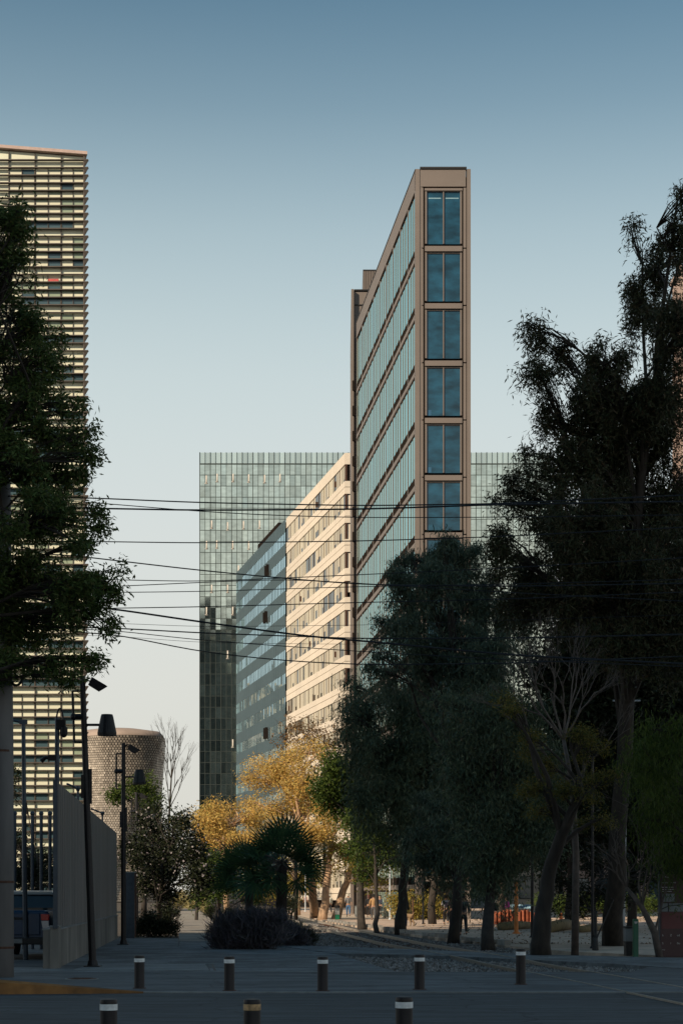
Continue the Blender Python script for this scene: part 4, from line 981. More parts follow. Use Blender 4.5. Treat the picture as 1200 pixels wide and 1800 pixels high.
def leaf_quads(c, Ln, Wd, droop, rng, jit=.35):
    n = len(c); d = rng.normal(size=(n, 3)); d[:, 2] = d[:, 2]*.7-droop; d /= np.linalg.norm(d, axis=1)[:, None]
    s = np.cross(d, rng.normal(size=(n, 3))); s /= np.linalg.norm(s, axis=1)[:, None]
    l = Ln*(1+jit*(rng.random(n)-.5)*2)[:, None]; w_ = Wd*(1+jit*(rng.random(n)-.5)*2)[:, None]
    v = np.empty((n, 4, 3)); v[:, 0] = c; v[:, 1] = c+d*l*.45+s*w_*.5; v[:, 2] = c+d*l; v[:, 3] = c+d*l*.45-s*w_*.5
    return v.reshape(-1, 3)
def crown(blobs, per, cr, rng, sz=1.0, shell=.55):
    """blobs: px, py, rx_px, rz_px, Y, n  -> clump centres and leaf positions"""
    C_, Pn = [], []
    for (px, py, rx, rz, Y, n) in blobs:
        s = Y/F; c = np.array(P(px, py, Y)); r = np.array([rx*s, rx*s*.8, rz*s])
        u = rng.normal(size=(n, 3)); u /= np.linalg.norm(u, axis=1)[:, None]
        rad = (shell+(1-shell)*rng.random(n))[:, None]*rng.choice([1, 1, 1, .6], n)[:, None]
        ns_ = max(2, n//5); sub = rng.integers(0, ns_, n); us = rng.normal(size=(ns_, 3)); us /= np.linalg.norm(us, axis=1)[:, None]
        us *= (.6+.6*rng.random(ns_))[:, None]*rng.choice([1, 1, .9, .5], ns_)[:, None]
        cc = c+(us[sub]*.9+u*.24*rng.random(n)[:, None])*r; C_.append(cc)
        k = rng.integers(int(per*.5), int(per*1.5), n)
        idx = np.repeat(np.arange(n), k); off = rng.normal(size=(len(idx), 3))*cr*np.array([1, 1, sz])
        off[:, 2] -= np.abs(off[:, 2])*.5*(sz-1)
        Pn.append(cc[idx]+off)
    return np.concatenate(C_), np.concatenate(Pn), [len(x) for x in C_]
def tree(name, label, cat, trunk, blobs, leaf, Ln, Wd, droop, per, cr, sz=1.0, bark='bark', group=None, seed=1, extra=None, twig_r=.012, limb_r=.45, start=.45, nowood=False, wiggle=.06, rise=.5):
    rng = np.random.default_rng(seed); rnd = random.Random(seed)
    tp = [(P(a, b, Y) if Y is not None else None, r) for a, b, Y, r in trunk]
    base = G(trunk[0][0], trunk[0][1]) if trunk[0][2] is None else P(*trunk[0][:3])
    base.z = -.16
    t = thing(name, label, cat, (base.x, base.y, 0), group)
    pts = [base]+[p for p, r in tp[1:]]; rad = [trunk[0][3]*1.25]+[r for p, r in tp[1:]]
    # resample with a natural wobble
    P2, R2 = [pts[0]], [rad[0]]
    for i in range(1, len(pts)):
        for q in (.33, .66, 1):
            p = pts[i-1].lerp(pts[i], q); rr = rad[i-1]+(rad[i]-rad[i-1])*q
            if q < 1: p = p+Vector((rnd.gauss(0, wiggle), rnd.gauss(0, wiggle), 0))*min(1, rr*8)
            P2.append(p); R2.append(rr)
    R2[1] = (R2[0]*.55+R2[1]*.45)*.9
    mb = MB(); mb.tube(P2, R2, 10); mb.build('trunk', M[bark], t, smooth=True)
    C_, Lp, cnt = crown(blobs, per, cr, rng, sz)
    if not nowood:
        mb = MB(); k = 0; n2 = len(P2)
        for b, n in zip(blobs, cnt):
            c = P(b[0], b[1], b[4]); s0 = min(n2-1, max(int(n2*start), int(rnd.uniform(start, 1)*n2)))
            # attach no higher than the blob
            while s0 > int(n2*start*.7) and P2[s0].z > c.z-rise*(Vector((c.x, c.y, 0))-Vector((P2[s0].x, P2[s0].y, 0))).length: s0 -= 1
            a = P2[s0]; L_ = (c-a).length; r0 = min(R2[s0]*limb_r*1.3, .3*R2[0], .02+.035*L_)
            m1 = a.lerp(c, .35)+Vector((rnd.gauss(0, .06), rnd.gauss(0, .06), .12))*L_; m2 = a.lerp(c, .7)+Vector((rnd.gauss(0, .05), rnd.gauss(0, .05), .1))*L_
            limb = [a, m1, m2, c]; mb.tube(limb, [r0, r0*.7, r0*.45, max(.012, r0*.2)], 6, cap=False)
            for q in range(k, k+n):
                e = Vector(C_[q]); tt = rnd.choice((.5, .75, 1.0)); st_ = m1.lerp(m2, .7) if tt == .5 else (m2 if tt == .75 else c)
                mid = st_.lerp(e, .5)+Vector((rnd.gauss(0, .08), rnd.gauss(0, .08), rnd.uniform(0, .12)))*(e-st_).length
                mb.tube([st_, mid, e], [twig_r*1.6, twig_r*1.1, twig_r*.5], 3, cap=False)
            k += n
        mb.build('branches', M[bark], t)
    v = leaf_quads(Lp, Ln, Wd, droop, rng)
    mats = [LM[leaf]]; mi = None
    if extra:
        en, frac, el, ew = extra; sel = rng.random(len(Lp)) < frac
        v2 = leaf_quads(Lp[sel]+rng.normal(size=(sel.sum(), 3))*.05, el, ew, 0, rng)
    np_mesh('foliage', v, 4, mats, t)
    if extra: np_mesh('blossom', v2, 4, LM[en], t)
    return t
def bare_tree(name, label, trunk, tips, seed, r=.012, bark='twig', cat='tree', spread=.45, levels=5, up=.5, group=None):
    """recursive bare branching from the trunk top towards tip targets"""
    rnd = random.Random(seed); base = G(trunk[0][0], trunk[0][1]) if trunk[0][2] is None else P(*trunk[0][:3]); base.z = -.16
    t = thing(name, label, cat, (base.x, base.y, 0), group)
    pts = [base]+[P(*q[:3]) for q in trunk[1:]]; mb = MB(); mb.tube(pts, [q[3] for q in trunk], 8); mb.build('trunk', M[bark], t, smooth=True)
    mb = MB()
    def grow(p, d, L_, rr, lv):
        q = p+d*L_; m_ = p.lerp(q, .5)+Vector((rnd.gauss(0, .05), rnd.gauss(0, .05), rnd.gauss(0, .04)))*L_
        mb.tube([p, m_, q], [rr, rr*.8, rr*.6], 4 if rr > .01 else 3, cap=False)
        if lv == 0: return
        for _ in range(rnd.choice((2, 2, 3))):
            nd = (d+Vector((rnd.gauss(0, spread), rnd.gauss(0, spread), rnd.gauss(0, spread*.7)+up*.15))).normalized()
            grow(m_.lerp(q, rnd.uniform(.2, 1)), nd, L_*rnd.uniform(.6, .85), rr*.62, lv-1)
    for (px, py, Y, st_i) in tips:
        a = pts[st_i]; e = P(px, py, Y); d = e-a; grow(a, d.normalized(), d.length*.45, trunk[-1][3]*.75, levels)
    mb.build('branches', M[bark], t)
    return t

# ---- the tall tree at the left edge
YL = 36.0
bl = [(20, 395, 48, 55), (5, 480, 75, 60), (20, 560, 80, 55), (45, 640, 72, 50), (50, 715, 90, 50), (-10, 800, 120, 70), (100, 775, 55, 40), (90, 840, 65, 50), (160, 812, 34, 16), (150, 760, 20, 12),
      (165, 905, 36, 26), (60, 915, 100, 60), (160, 955, 28, 20), (190, 1025, 46, 34), (205, 1035, 30, 20), (140, 1040, 50, 40), (60, 1015, 105, 55), (165, 1090, 46, 28), (60, 1095, 95, 50), (30, 1165, 55, 32), (115, 1165, 45, 28), (165, 1160, 18, 10), (110, 1195, 30, 12), (-60, 600, 70, 200), (-60, 1000, 80, 150)]
bl = [(a, b, c, d, YL+random.uniform(-1.2, 1.2), max(8, int(c*d/48))) for a, b, c, d in bl]
tree('tall_tree', 'tall dark leafy tree filling the left edge in front of the louvred building', 'tree', [(-150, 1718, None, .3), (-130, 1250, YL, .25), (-90, 900, YL, .18), (-50, 600, YL, .11), (-10, 400, YL, .04)], bl, 'left', .13, .038, .5, 42, .12, 1.0, seed=21, start=.3, limb_r=.2, rise=.12)

# ---- right hand trees
def B_(lst, Y, dj, dens): return [(a, b, c, d, Y+random.uniform(-dj, dj), max(6, int(c*d/dens))) for a, b, c, d in lst]
eu = B_([(1080, 700, 60, 60), (1060, 800, 70, 60), (1020, 900, 80, 50), (1150, 1000, 80, 80), (1030, 980, 70, 60), (1160, 680, 60, 60), (900, 1000, 40, 30), (1000, 1080, 80, 50), (930, 1060, 50, 40), (1195, 345, 20, 45), (1185, 415, 38, 45), (1112, 392, 24, 14), (1150, 470, 50, 50), (1125, 535, 52, 45), (1185, 590, 55, 75), (1062, 640, 62, 38), (928, 572, 24, 18), (955, 600, 30, 24), (990, 632, 34, 22), (950, 660, 38, 30), (1030, 720, 65, 50), (1135, 740, 90, 80),
         (955, 735, 38, 30), (1000, 820, 75, 55), (1110, 880, 105, 85), (925, 800, 24, 12), (935, 850, 42, 24), (915, 885, 42, 28), (985, 930, 80, 55), (880, 965, 48, 32), (1100, 1010, 115, 80), (960, 1030, 90, 55), (1190, 880, 60, 120), (1190, 1100, 70, 100), (1100, 1130, 80, 60)], 56, 2.2, 36)
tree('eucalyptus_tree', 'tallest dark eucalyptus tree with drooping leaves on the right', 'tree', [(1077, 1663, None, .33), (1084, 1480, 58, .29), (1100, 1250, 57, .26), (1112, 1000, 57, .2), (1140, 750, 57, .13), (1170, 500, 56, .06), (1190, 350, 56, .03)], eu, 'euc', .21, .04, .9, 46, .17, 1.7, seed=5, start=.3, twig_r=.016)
pe = B_([(770, 955, 42, 26), (738, 985, 48, 36), (700, 1035, 34, 38), (800, 1000, 55, 50), (850, 1050, 60, 55), (722, 1100, 46, 50), (790, 1110, 68, 55), (690, 1090, 25, 30), (655, 1175, 16, 26), (668, 1150, 16, 22), (860, 1140, 60, 60), (905, 1080, 50, 50), (690, 1180, 22, 30), (760, 1170, 50, 35), (850, 1210, 70, 40), (800, 1440, 80, 55), (760, 1500, 60, 35), (830, 1520, 60, 30), (760, 1020, 50, 40), (740, 1150, 60, 50), (820, 1170, 60, 50)], 69, 2.0, 34)
tree('pepper_tree', 'weeping grey green pepper tree in front of the thin brown tower', 'tree', [(796, 1655, None, .2), (803, 1560, 66, .17), (812, 1420, 67, .15), (800, 1250, 68, .12), (790, 1100, 69, .07), (780, 990, 69, .03)], pe, 'pepper', .25, .038, 1.5, 60, .2, 2.2, seed=8, start=.35, twig_r=.016)
wi = B_([(700, 1232, 70, 34), (648, 1255, 34, 40), (625, 1240, 22, 20), (770, 1250, 70, 45), (680, 1310, 76, 48), (760, 1335, 80, 60), (640, 1330, 36, 40), (700, 1390, 76, 46), (645, 1400, 36, 40), (740, 1430, 60, 40), (690, 1455, 50, 30), (610, 1300, 20, 25), (740, 1290, 60, 50), (700, 1340, 60, 50), (630, 1215, 22, 26), (612, 1262, 20, 24)], 80, 2.0, 32)
tree('weeping_tree', 'broad dark blue green weeping tree right of the cream building', 'tree', [(704, 1640, None, .25), (707, 1560, 81, .21), (714, 1480, 80, .18), (712, 1380, 80, .12), (705, 1260, 80, .05)], wi, 'willow', .26, .04, 1.3, 60, .3, 1.9, seed=9, start=.4, twig_r=.018)
w2 = B_([(850, 1260, 70, 60), (905, 1250, 50, 60), (860, 1345, 80, 60), (930, 1330, 60, 60), (870, 1430, 75, 60), (930, 1440, 55, 60), (850, 1500, 55, 40), (900, 1520, 50, 30), (820, 1380, 50, 50), (960, 1400, 50, 60), (820, 1300, 60, 60), (840, 1440, 50, 50)], 60, 1.8, 36)
tree('weeping_tree', 'nearest weeping dark tree left of the leaning jacaranda trunk', 'tree', [(858, 1667, None, .2), (861, 1580, 59, .16), (868, 1450, 60, .13), (870, 1300, 60, .06)], w2, 'willow', .2, .034, 1.3, 60, .25, 1.9, seed=10, start=.4, twig_r=.014)
ja = B_([(905, 1255, 26, 22), (925, 1300, 40, 24), (960, 1345, 50, 26), (935, 1385, 42, 24), (985, 1395, 40, 24), (1030, 1320, 42, 36), (1045, 1385, 40, 40), (960, 1420, 30, 18), (1060, 1440, 36, 26), (1000, 1290, 40, 30), (880, 1230, 22, 16)], 50, 1.6, 55)
tree('jacaranda_tree', 'leaning dark trunk with feathery olive and golden leaf fans', 'tree', [(951, 1680, None, .27), (954, 1600, 50.5, .24), (968, 1520, 50.5, .2), (1000, 1440, 50, .16), (1020, 1380, 50, .09)], ja, 'jaca', .11, .026, .5, 52, .17, .7, seed=12, start=.6, wiggle=.03)
bare_tree('bare_crown_tree', 'leafless grey twiggy tree crown in front of the dark evergreens', [(1010, 1672, 52, .12), (1012, 1500, 52, .1), (1005, 1380, 52, .08), (990, 1300, 52, .055)], [(900, 1160, 51, 3), (940, 1120, 52, 3), (980, 1130, 51, 3), (1020, 1140, 53, 3), (1060, 1180, 51, 3), (870, 1230, 52, 2), (1080, 1250, 51, 2), (880, 1180, 52, 3)], 31, levels=5, spread=.33)
bare_tree('bare_shrub', 'pale leafless branching shrub right of the pale pole', [(1161, 1684, None, .11), (1150, 1640, 48.5, .1), (1128, 1595, 48.5, .075), (1100, 1560, 48.5, .045)], [(1060, 1500, 48, 3), (1110, 1480, 48, 3), (1075, 1470, 48, 3), (1150, 1440, 48, 2), (1180, 1430, 48, 2), (1130, 1400, 48, 2), (1190, 1480, 48, 1)], 33, levels=4, spread=.4)
hg = B_([(1150, 1345, 55, 40), (1125, 1320, 36, 24), (1185, 1400, 45, 45), (1160, 1440, 45, 30), (1190, 1500, 40, 40), (1180, 1290, 40, 40)], 47, 1.2, 42)
tree('weeping_tree', 'green weeping foliage hanging over the totem at the right edge', 'tree', [(1240, 1690, None, .16), (1235, 1500, 46, .13), (1215, 1380, 46.5, .09), (1190, 1300, 47, .04)], hg, 'green', .2, .024, 1.8, 60, .22, 1.9, seed=14, start=.5)
sb = B_([(1040, 1570, 60, 28), (1010, 1600, 40, 20), (1080, 1560, 46, 30), (1000, 1560, 36, 24), (1060, 1530, 50, 26), (1110, 1540, 40, 25)], 62, 1.5, 48)
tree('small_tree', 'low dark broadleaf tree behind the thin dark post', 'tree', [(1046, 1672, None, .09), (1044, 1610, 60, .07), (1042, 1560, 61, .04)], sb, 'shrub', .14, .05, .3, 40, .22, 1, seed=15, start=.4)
# dense dark row behind
for i, (px, Y, bls) in enumerate(((760, 104, [(770, 1470, 50, 36), (800, 1500, 50, 30), (850, 1500, 50, 36), (760, 1420, 50, 40)]), (1000, 92, [(960, 1420, 70, 60), (1030, 1440, 70, 60), (1000, 1350, 80, 60), (960, 1510, 40, 22)]),
                                  (1110, 86, [(1000, 1180, 80, 80), (1000, 1270, 80, 60), (1040, 1100, 70, 60), (1110, 1440, 80, 70), (1150, 1350, 90, 70), (1080, 1330, 80, 80), (1090, 1230, 90, 60)]), (1190, 84, [(1190, 1500, 60, 50), (1200, 1420, 70, 70), (1190, 1250, 70, 80), (1150, 1140, 80, 60)]),
                                  (880, 98, [(880, 1420, 60, 60), (900, 1480, 60, 40), (890, 1340, 70, 60)]))):
    b5 = B_(bls, Y, 2.5, 30)
    by = HOR+CAM*F/Y
    tree('dense_tree', ['dark tree behind the walkers left of the paired trunks', 'dark dense tree far behind the leaning trunk', 'dark dense tree behind the pale pole', 'dark dense tree behind the totem', 'dark dense tree behind the orange post'][i], 'tree',
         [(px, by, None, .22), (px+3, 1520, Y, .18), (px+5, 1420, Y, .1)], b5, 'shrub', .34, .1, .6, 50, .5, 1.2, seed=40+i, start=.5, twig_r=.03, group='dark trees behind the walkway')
# ---- middle trees around the walkway
d4 = B_([(600, 1370, 38, 28), (588, 1410, 36, 36), (622, 1440, 40, 34), (572, 1385, 20, 22), (640, 1490, 34, 22), (600, 1340, 22, 16), (620, 1400, 36, 40)], 94, 1.5, 26)
tree('round_tree', 'compact dark green tree between the golden tree and the weeping tree', 'tree', [(636, 1631, None, .2), (634, 1560, 95, .16), (630, 1480, 94, .12), (612, 1400, 94, .06)], d4, 'green', .2, .1, .5, 52, .34, 1, seed=16, start=.45)
d5 = B_([(662, 1500, 34, 24), (640, 1525, 30, 16), (690, 1510, 30, 20), (655, 1460, 40, 30), (720, 1500, 34, 20)], 88, 1.5, 30)
tree('slender_tree', 'slender dark trunked tree nearest the brown jacketed walker', 'tree', [(663, 1637, None, .12), (662, 1590, 88, .1), (660, 1540, 88, .09), (656, 1470, 88, .04)], d5, 'green', .2, .07, .8, 46, .3, 1, seed=17, start=.55)
ye = B_([(505, 1340, 44, 26), (540, 1375, 50, 36), (480, 1375, 40, 30), (520, 1420, 60, 34), (465, 1420, 34, 24), (570, 1430, 40, 36), (500, 1460, 60, 26), (560, 1475, 40, 24), (450, 1345, 12, 8), (535, 1325, 34, 20)], 122, 3, 22)
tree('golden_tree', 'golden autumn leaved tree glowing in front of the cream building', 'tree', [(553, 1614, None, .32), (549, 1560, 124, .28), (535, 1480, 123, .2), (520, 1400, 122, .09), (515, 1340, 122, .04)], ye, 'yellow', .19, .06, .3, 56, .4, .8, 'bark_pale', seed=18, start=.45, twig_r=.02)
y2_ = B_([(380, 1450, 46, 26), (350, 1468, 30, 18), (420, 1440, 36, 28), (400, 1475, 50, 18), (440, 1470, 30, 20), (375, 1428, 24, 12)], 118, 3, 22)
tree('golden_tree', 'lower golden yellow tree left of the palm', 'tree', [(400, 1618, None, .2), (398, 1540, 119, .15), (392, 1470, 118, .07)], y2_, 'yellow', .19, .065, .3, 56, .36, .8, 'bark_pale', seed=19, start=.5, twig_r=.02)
y3_ = B_([(348, 1434, 22, 12), (340, 1450, 26, 14), (365, 1425, 18, 10)], 125, 2, 26)
tree('small_tree', 'small yellow green tree top at the foot of the dark glass tower', 'tree', [(345, 1618, None, .1), (345, 1500, 125, .08), (346, 1450, 125, .05)], y3_, 'yellowgreen', .22, .09, .3, 46, .4, .8, seed=20, start=.5)
for i, (px, by, top, bls, lab) in enumerate(((523, 1609, [(525, 1560), (515, 1500)], [(520, 1500, 30, 20), (505, 1530, 26, 16)], 'pale sunlit trunk farthest left beside the palm'),
        (566, 1617, [(572, 1570), (577, 1510), (590, 1460)], [(590, 1490, 34, 22), (610, 1510, 36, 20), (575, 1470, 30, 20)], 'sunlit tree trunk bending slightly right of the white shirted walker'),
        (589, 1616, [(603, 1565), (616, 1525), (640, 1500)], [(635, 1510, 34, 18), (610, 1535, 28, 14), (660, 1545, 26, 12)], 'strongly leaning sunlit trunk behind the grey litter bin'))):
    Y = CAM*F/(by-HOR)
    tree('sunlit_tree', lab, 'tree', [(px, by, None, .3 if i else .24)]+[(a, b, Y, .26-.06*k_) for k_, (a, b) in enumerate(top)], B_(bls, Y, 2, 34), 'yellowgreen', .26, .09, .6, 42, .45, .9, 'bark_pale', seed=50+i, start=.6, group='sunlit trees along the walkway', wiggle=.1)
# twiggy trees with sparse brown tufts above the golden tree
for i, (px, tips) in enumerate(((520, [(510, 1280, 128, 2), (530, 1290, 128, 2), (545, 1300, 128, 2), (500, 1310, 128, 2)]), (570, [(560, 1290, 130, 2), (585, 1300, 130, 2), (600, 1310, 130, 2), (575, 1330, 130, 2)]))):
    t = bare_tree('twiggy_tree', ['sparse twiggy tree rising behind the golden tree, left one', 'sparse twiggy tree rising behind the golden tree, right one'][i], [(px, 1615, None, .16), (px, 1450, 128, .1), (px, 1370, 128, .07)], tips, 60+i, bark='bark', levels=4, spread=.3)
    rng = np.random.default_rng(70+i); pts = []
    for (a, b, Y, _) in tips:
        for q in range(26): pts.append(np.array(P(a+rng.normal()*12, b+rng.normal()*12, Y+rng.normal()*.8))+rng.normal(size=(16, 3))*.16)
    np_mesh('foliage', leaf_quads(np.concatenate(pts), .2, .07, .2, rng), 4, LM['brown'], t)
bare_tree('bare_tree', 'leafless thin tree against the sky beside the museum', [(297, 1612, None, .12), (296, 1480, 140, .1), (298, 1420, 140, .08), (301, 1370, 140, .06)], [(285, 1275, 140, 3), (310, 1290, 140, 3), (330, 1310, 140, 2), (298, 1270, 140, 3), (335, 1350, 140, 2), (318, 1290, 140, 3), (290, 1330, 140, 2)], 35, bark='bark', levels=4, spread=.2, up=1.2)
gt_ = B_([(245, 1382, 32, 14), (225, 1402, 28, 12), (268, 1395, 24, 16), (250, 1420, 34, 14), (215, 1398, 20, 8)], 108, 2, 24)
tree('green_tree', 'bright green tree in front of the tiled museum', 'tree', [(250, 1623, None, .15), (250, 1500, 108, .12), (248, 1420, 108, .06)], gt_, 'green', .22, .09, .4, 46, .35, .8, seed=23, start=.6)
ft_ = B_([(265, 1460, 44, 28), (240, 1500, 34, 34), (300, 1480, 40, 36), (285, 1530, 48, 34), (330, 1510, 36, 36), (345, 1545, 34, 30), (300, 1570, 40, 20), (250, 1550, 26, 20), (320, 1440, 20, 14), (280, 1425, 16, 10)], 82, 2, 26)
tree('flowering_tree', 'dark leafy tree dotted with small white blossoms beyond the fence', 'tree', [(275, 1636, None, .14), (278, 1590, 83, .11), (285, 1520, 82, .06)], ft_, 'shrub', .16, .08, .2, 48, .3, 1, seed=24, start=.4, extra=('flower', .055, .13, .11))
dk = B_([(372, 1545, 40, 24), (385, 1510, 36, 20), (360, 1575, 30, 14), (415, 1520, 30, 24), (405, 1560, 40, 20), (440, 1580, 40, 12)], 96, 2, 26)
tree('dark_shrub_tree', 'dark bushy tree between the blossoming tree and the palm', 'tree', [(385, 1628, None, .12), (384, 1590, 97, .1), (382, 1550, 96, .05)], dk, 'green', .18, .08, .3, 44, .32, 1, seed=25, start=.4)
# dark greenery left of the bar fence
tree('dark_shrub_tree', 'dark tree behind the ball topped bar fence', 'tree', [(70, 1640, None, .12), (68, 1560, 74, .09), (66, 1500, 74, .05)], B_([(70, 1520, 40, 34), (40, 1540, 36, 40), (90, 1540, 26, 30), (25, 1400, 12, 40), (30, 1480, 14, 40)], 74, 1.5, 34), 'shrub', .16, .07, .3, 40, .26, 1, seed=26, start=.4)
# background greenery behind the walkers
for i, (px, by, bls, lf, lab) in enumerate(((500, 1596, [(470, 1530, 40, 24), (520, 1540, 40, 24), (490, 1565, 50, 16)], 'yellowgreen', 'sunlit yellow green tree behind the palm trunk'),
        (600, 1595, [(590, 1535, 46, 26), (560, 1555, 40, 20), (620, 1570, 50, 16), (640, 1545, 40, 24)], 'yellowgreen', 'sunlit yellow green tree behind the strolling couple'),
        (700, 1594, [(700, 1540, 40, 24), (735, 1530, 36, 26), (720, 1500, 40, 24), (675, 1560, 36, 18)], 'yellow', 'golden leaved tree behind the standing walkers'),
        (800, 1597, [(800, 1545, 50, 26), (850, 1550, 50, 24), (900, 1545, 50, 26)], 'green', 'green tree behind the backpackers'),
        (1010, 1600, [(985, 1545, 24, 20), (1060, 1540, 50, 30), (1130, 1545, 50, 26), (1180, 1545, 40, 26)], 'yellowgreen', 'sunlit tree far behind the traffic cone'))):
    Y = CAM*F/(by-HOR); tree('park_tree', lab, 'tree', [(px, by, None, .2), (px, 1560, Y, .16), (px+2, 1530, Y, .1)], B_(bls, Y, 4, 20), lf, .42, .15, .4, 42, .8, .9, 'bark', seed=80+i, start=.5, twig_r=.03, group='trees closing off the park behind the walkers')
# ---- hedges, shrubs and grasses (each its own thing)
def shrub(name, label, blobs, leaf, Ln, Wd, droop, per, cr, seed, cat='shrub', group=None, sz=1, shell=.7):
    rng = np.random.default_rng(seed); C_, Lp, cnt = crown(blobs, per, cr, rng, sz, shell); b = blobs[0]; Y = b[4]
    Lp = Lp[Lp[:, 2] > -.14]
    t = thing(name, label, cat, (X(b[0], Y), Y, 0), group)
    mb = MB(); rnd = random.Random(seed)
    for q in range(12):
        e = Vector(C_[rnd.randrange(len(C_))]); s_ = Vector((X(b[0], Y)+rnd.gauss(0, .15), Y+rnd.gauss(0, .1), -.16)); mb.tube([s_, s_.lerp(e, .5)+Vector((0, 0, .1)), e], [.03, .02, .008], 4, cap=False)
    mb.build('stems', M['bark'], t)
    np_mesh('foliage', leaf_quads(Lp, Ln, Wd, droop, rng), 4, LM[leaf], t)
    return t
def sh(name, label, bl, Y, leaf, Ln, Wd, droop, per, cr, seed, **k): return shrub(name, label, [(a, b, c, d, Y, max(12, int(c*d/9))) for a, b, c, d in bl], leaf, Ln, Wd, droop, per, cr, seed, **k)
sh('grass_bush', 'large dark purple grey grassy bush in front of the palm', [(428, 1640, 34, 22), (400, 1648, 20, 16), (455, 1636, 24, 20), (480, 1628, 14, 14), (410, 1634, 18, 12), (430, 1658, 42, 9), (388, 1656, 9, 7), (470, 1650, 26, 15)], 56.5, 'lavender', .42, .026, -1.3, 50, .16, 101)
sh('grass_bush', 'smaller dark grassy bush right of the large one under the palm', [(504, 1645, 24, 14), (480, 1652, 24, 12), (522, 1652, 18, 9)], 60, 'lavender', .4, .026, -1, 45, .16, 102)
sh('grass_tuft', 'arching dark grass tuft beside the gravel and rails', [(528, 1652, 16, 10), (540, 1655, 12, 7)], 63, 'shrub', .4, .016, -1.4, 60, .12, 103)
sh('low_shrub', 'low dark leafy plants at the front corner of the planting bed', [(400, 1663, 18, 6), (425, 1667, 30, 5), (460, 1666, 20, 4)], 57, 'shrub', .1, .04, -.2, 40, .09, 104)
sh('round_bush', 'round dark bush on the left edge of the path', [(298, 1606, 15, 16), (290, 1618, 18, 14)], 98, 'shrub', .14, .04, -.3, 60, .16, 105)
sh('low_shrub', 'dark low shrubs filling the bed beyond the concrete pillar', [(262, 1625, 26, 18), (285, 1630, 24, 14), (250, 1638, 16, 10), (300, 1632, 12, 10)], 78, 'shrub', .14, .05, -.1, 52, .16, 106)
for i, (px, py, rx, rz, Y) in enumerate(((308, 1585, 10, 9, 215), (328, 1586, 11, 9, 220), (346, 1588, 12, 9, 212), (352, 1578, 16, 5, 235), (322, 1574, 24, 5, 240))):
    sh('pale_bush', ['leftmost pale sunlit grassy bush where the path ends', 'second pale sunlit grassy bush where the path ends', 'third pale sunlit grassy bush where the path ends', 'pale sunlit bush highest behind the path end', 'long pale sunlit grass clump behind the path end'][i], [(px, py, rx, rz)], Y, 'pale', .5, .07, -.8, 70, .3, 110+i, group='pale sunlit bushes at the end of the path')
for i, (px, py, rx, rz, Y, lf) in enumerate(((366, 1594, 14, 10, 170, 'pale'), (384, 1602, 16, 10, 140, 'lavender'), (402, 1598, 20, 10, 130, 'lavender'), (372, 1606, 12, 9, 135, 'shrub'), (398, 1612, 16, 10, 110, 'shrub'))):
    sh('grass_bush', ['pale grassy bush where the path bends', 'greyish grassy bush right of the path', 'greyish grass clump under the left palm fronds', 'small dark bush hugging the right edge of the path', 'dark bush between the path and the big grassy bush'][i], [(px, py, rx, rz)], Y, lf, .35, .03, -.7, 60, .2, 120+i, group='bushes along the right side of the path')
sh('hedge', 'sunlit yellow green hedge behind the dog walker', [(735, 1592, 26, 20), (765, 1596, 22, 16), (705, 1592, 20, 16)], 122, 'yellowgreen', .2, .08, 0, 60, .3, 130, cat='hedge')
sh('low_shrub', 'pale flowering low plants at the foot of the palm', [(508, 1585, 10, 26), (522, 1640, 10, 16)], 72, 'pale', .16, .05, 0, 22, .15, 131)
sh('hedge', 'dark low hedge beyond the walkway behind the leaning trunk', [(980, 1590, 50, 8), (1060, 1592, 50, 10), (1130, 1592, 40, 10)], 120, 'green', .2, .08, 0, 50, .3, 132, cat='hedge')
# rough logs and stones beside the walkway
M['log'] = pm('old_log', (.16, .12, .06), .9, var=.35, scale=3, bump=1)
for i, (a, b, c, d, r, lab) in enumerate(((962, 1640, 1012, 1633, .28, 'thick pale brown log lying behind the leaning dark trunk'), (880, 1636, 930, 1633, .22, 'low log edging at the foot of the orange netting'), (1020, 1640, 1062, 1636, .18, 'thin dark log lying behind the thin dark post'))):
    A = G(a, b); B = G(c, d); mb = MB(); mb.tube([A+Vector((0, 0, r*.8)), A.lerp(B, .5)+Vector((0, .1, r)), B+Vector((0, 0, r*.8))], [r, r*1.05, r*.85], 12)
    tag(mb.build('log', M['log'], origin=(A.x, A.y, 0), smooth=True), lab, 'log')
# leaf litter on the soil
rng = np.random.default_rng(77); n = 3000
yy = rng.uniform(50, 130, n); yy = np.clip(yy, 62, 130); xx = rng.uniform(4.5, 30, n); 
lit = leaf_quads(np.stack([xx, yy, np.full(n, .02)], 1), .12, .07, 0, rng); lit[:, 2] = np.clip(lit[:, 2], .004, .06)
tag(np_mesh('fallen_leaves', lit, 4, LM['brown']), 'scattered dry fallen leaves on the soil and walkway', 'leaves', kind='stuff')

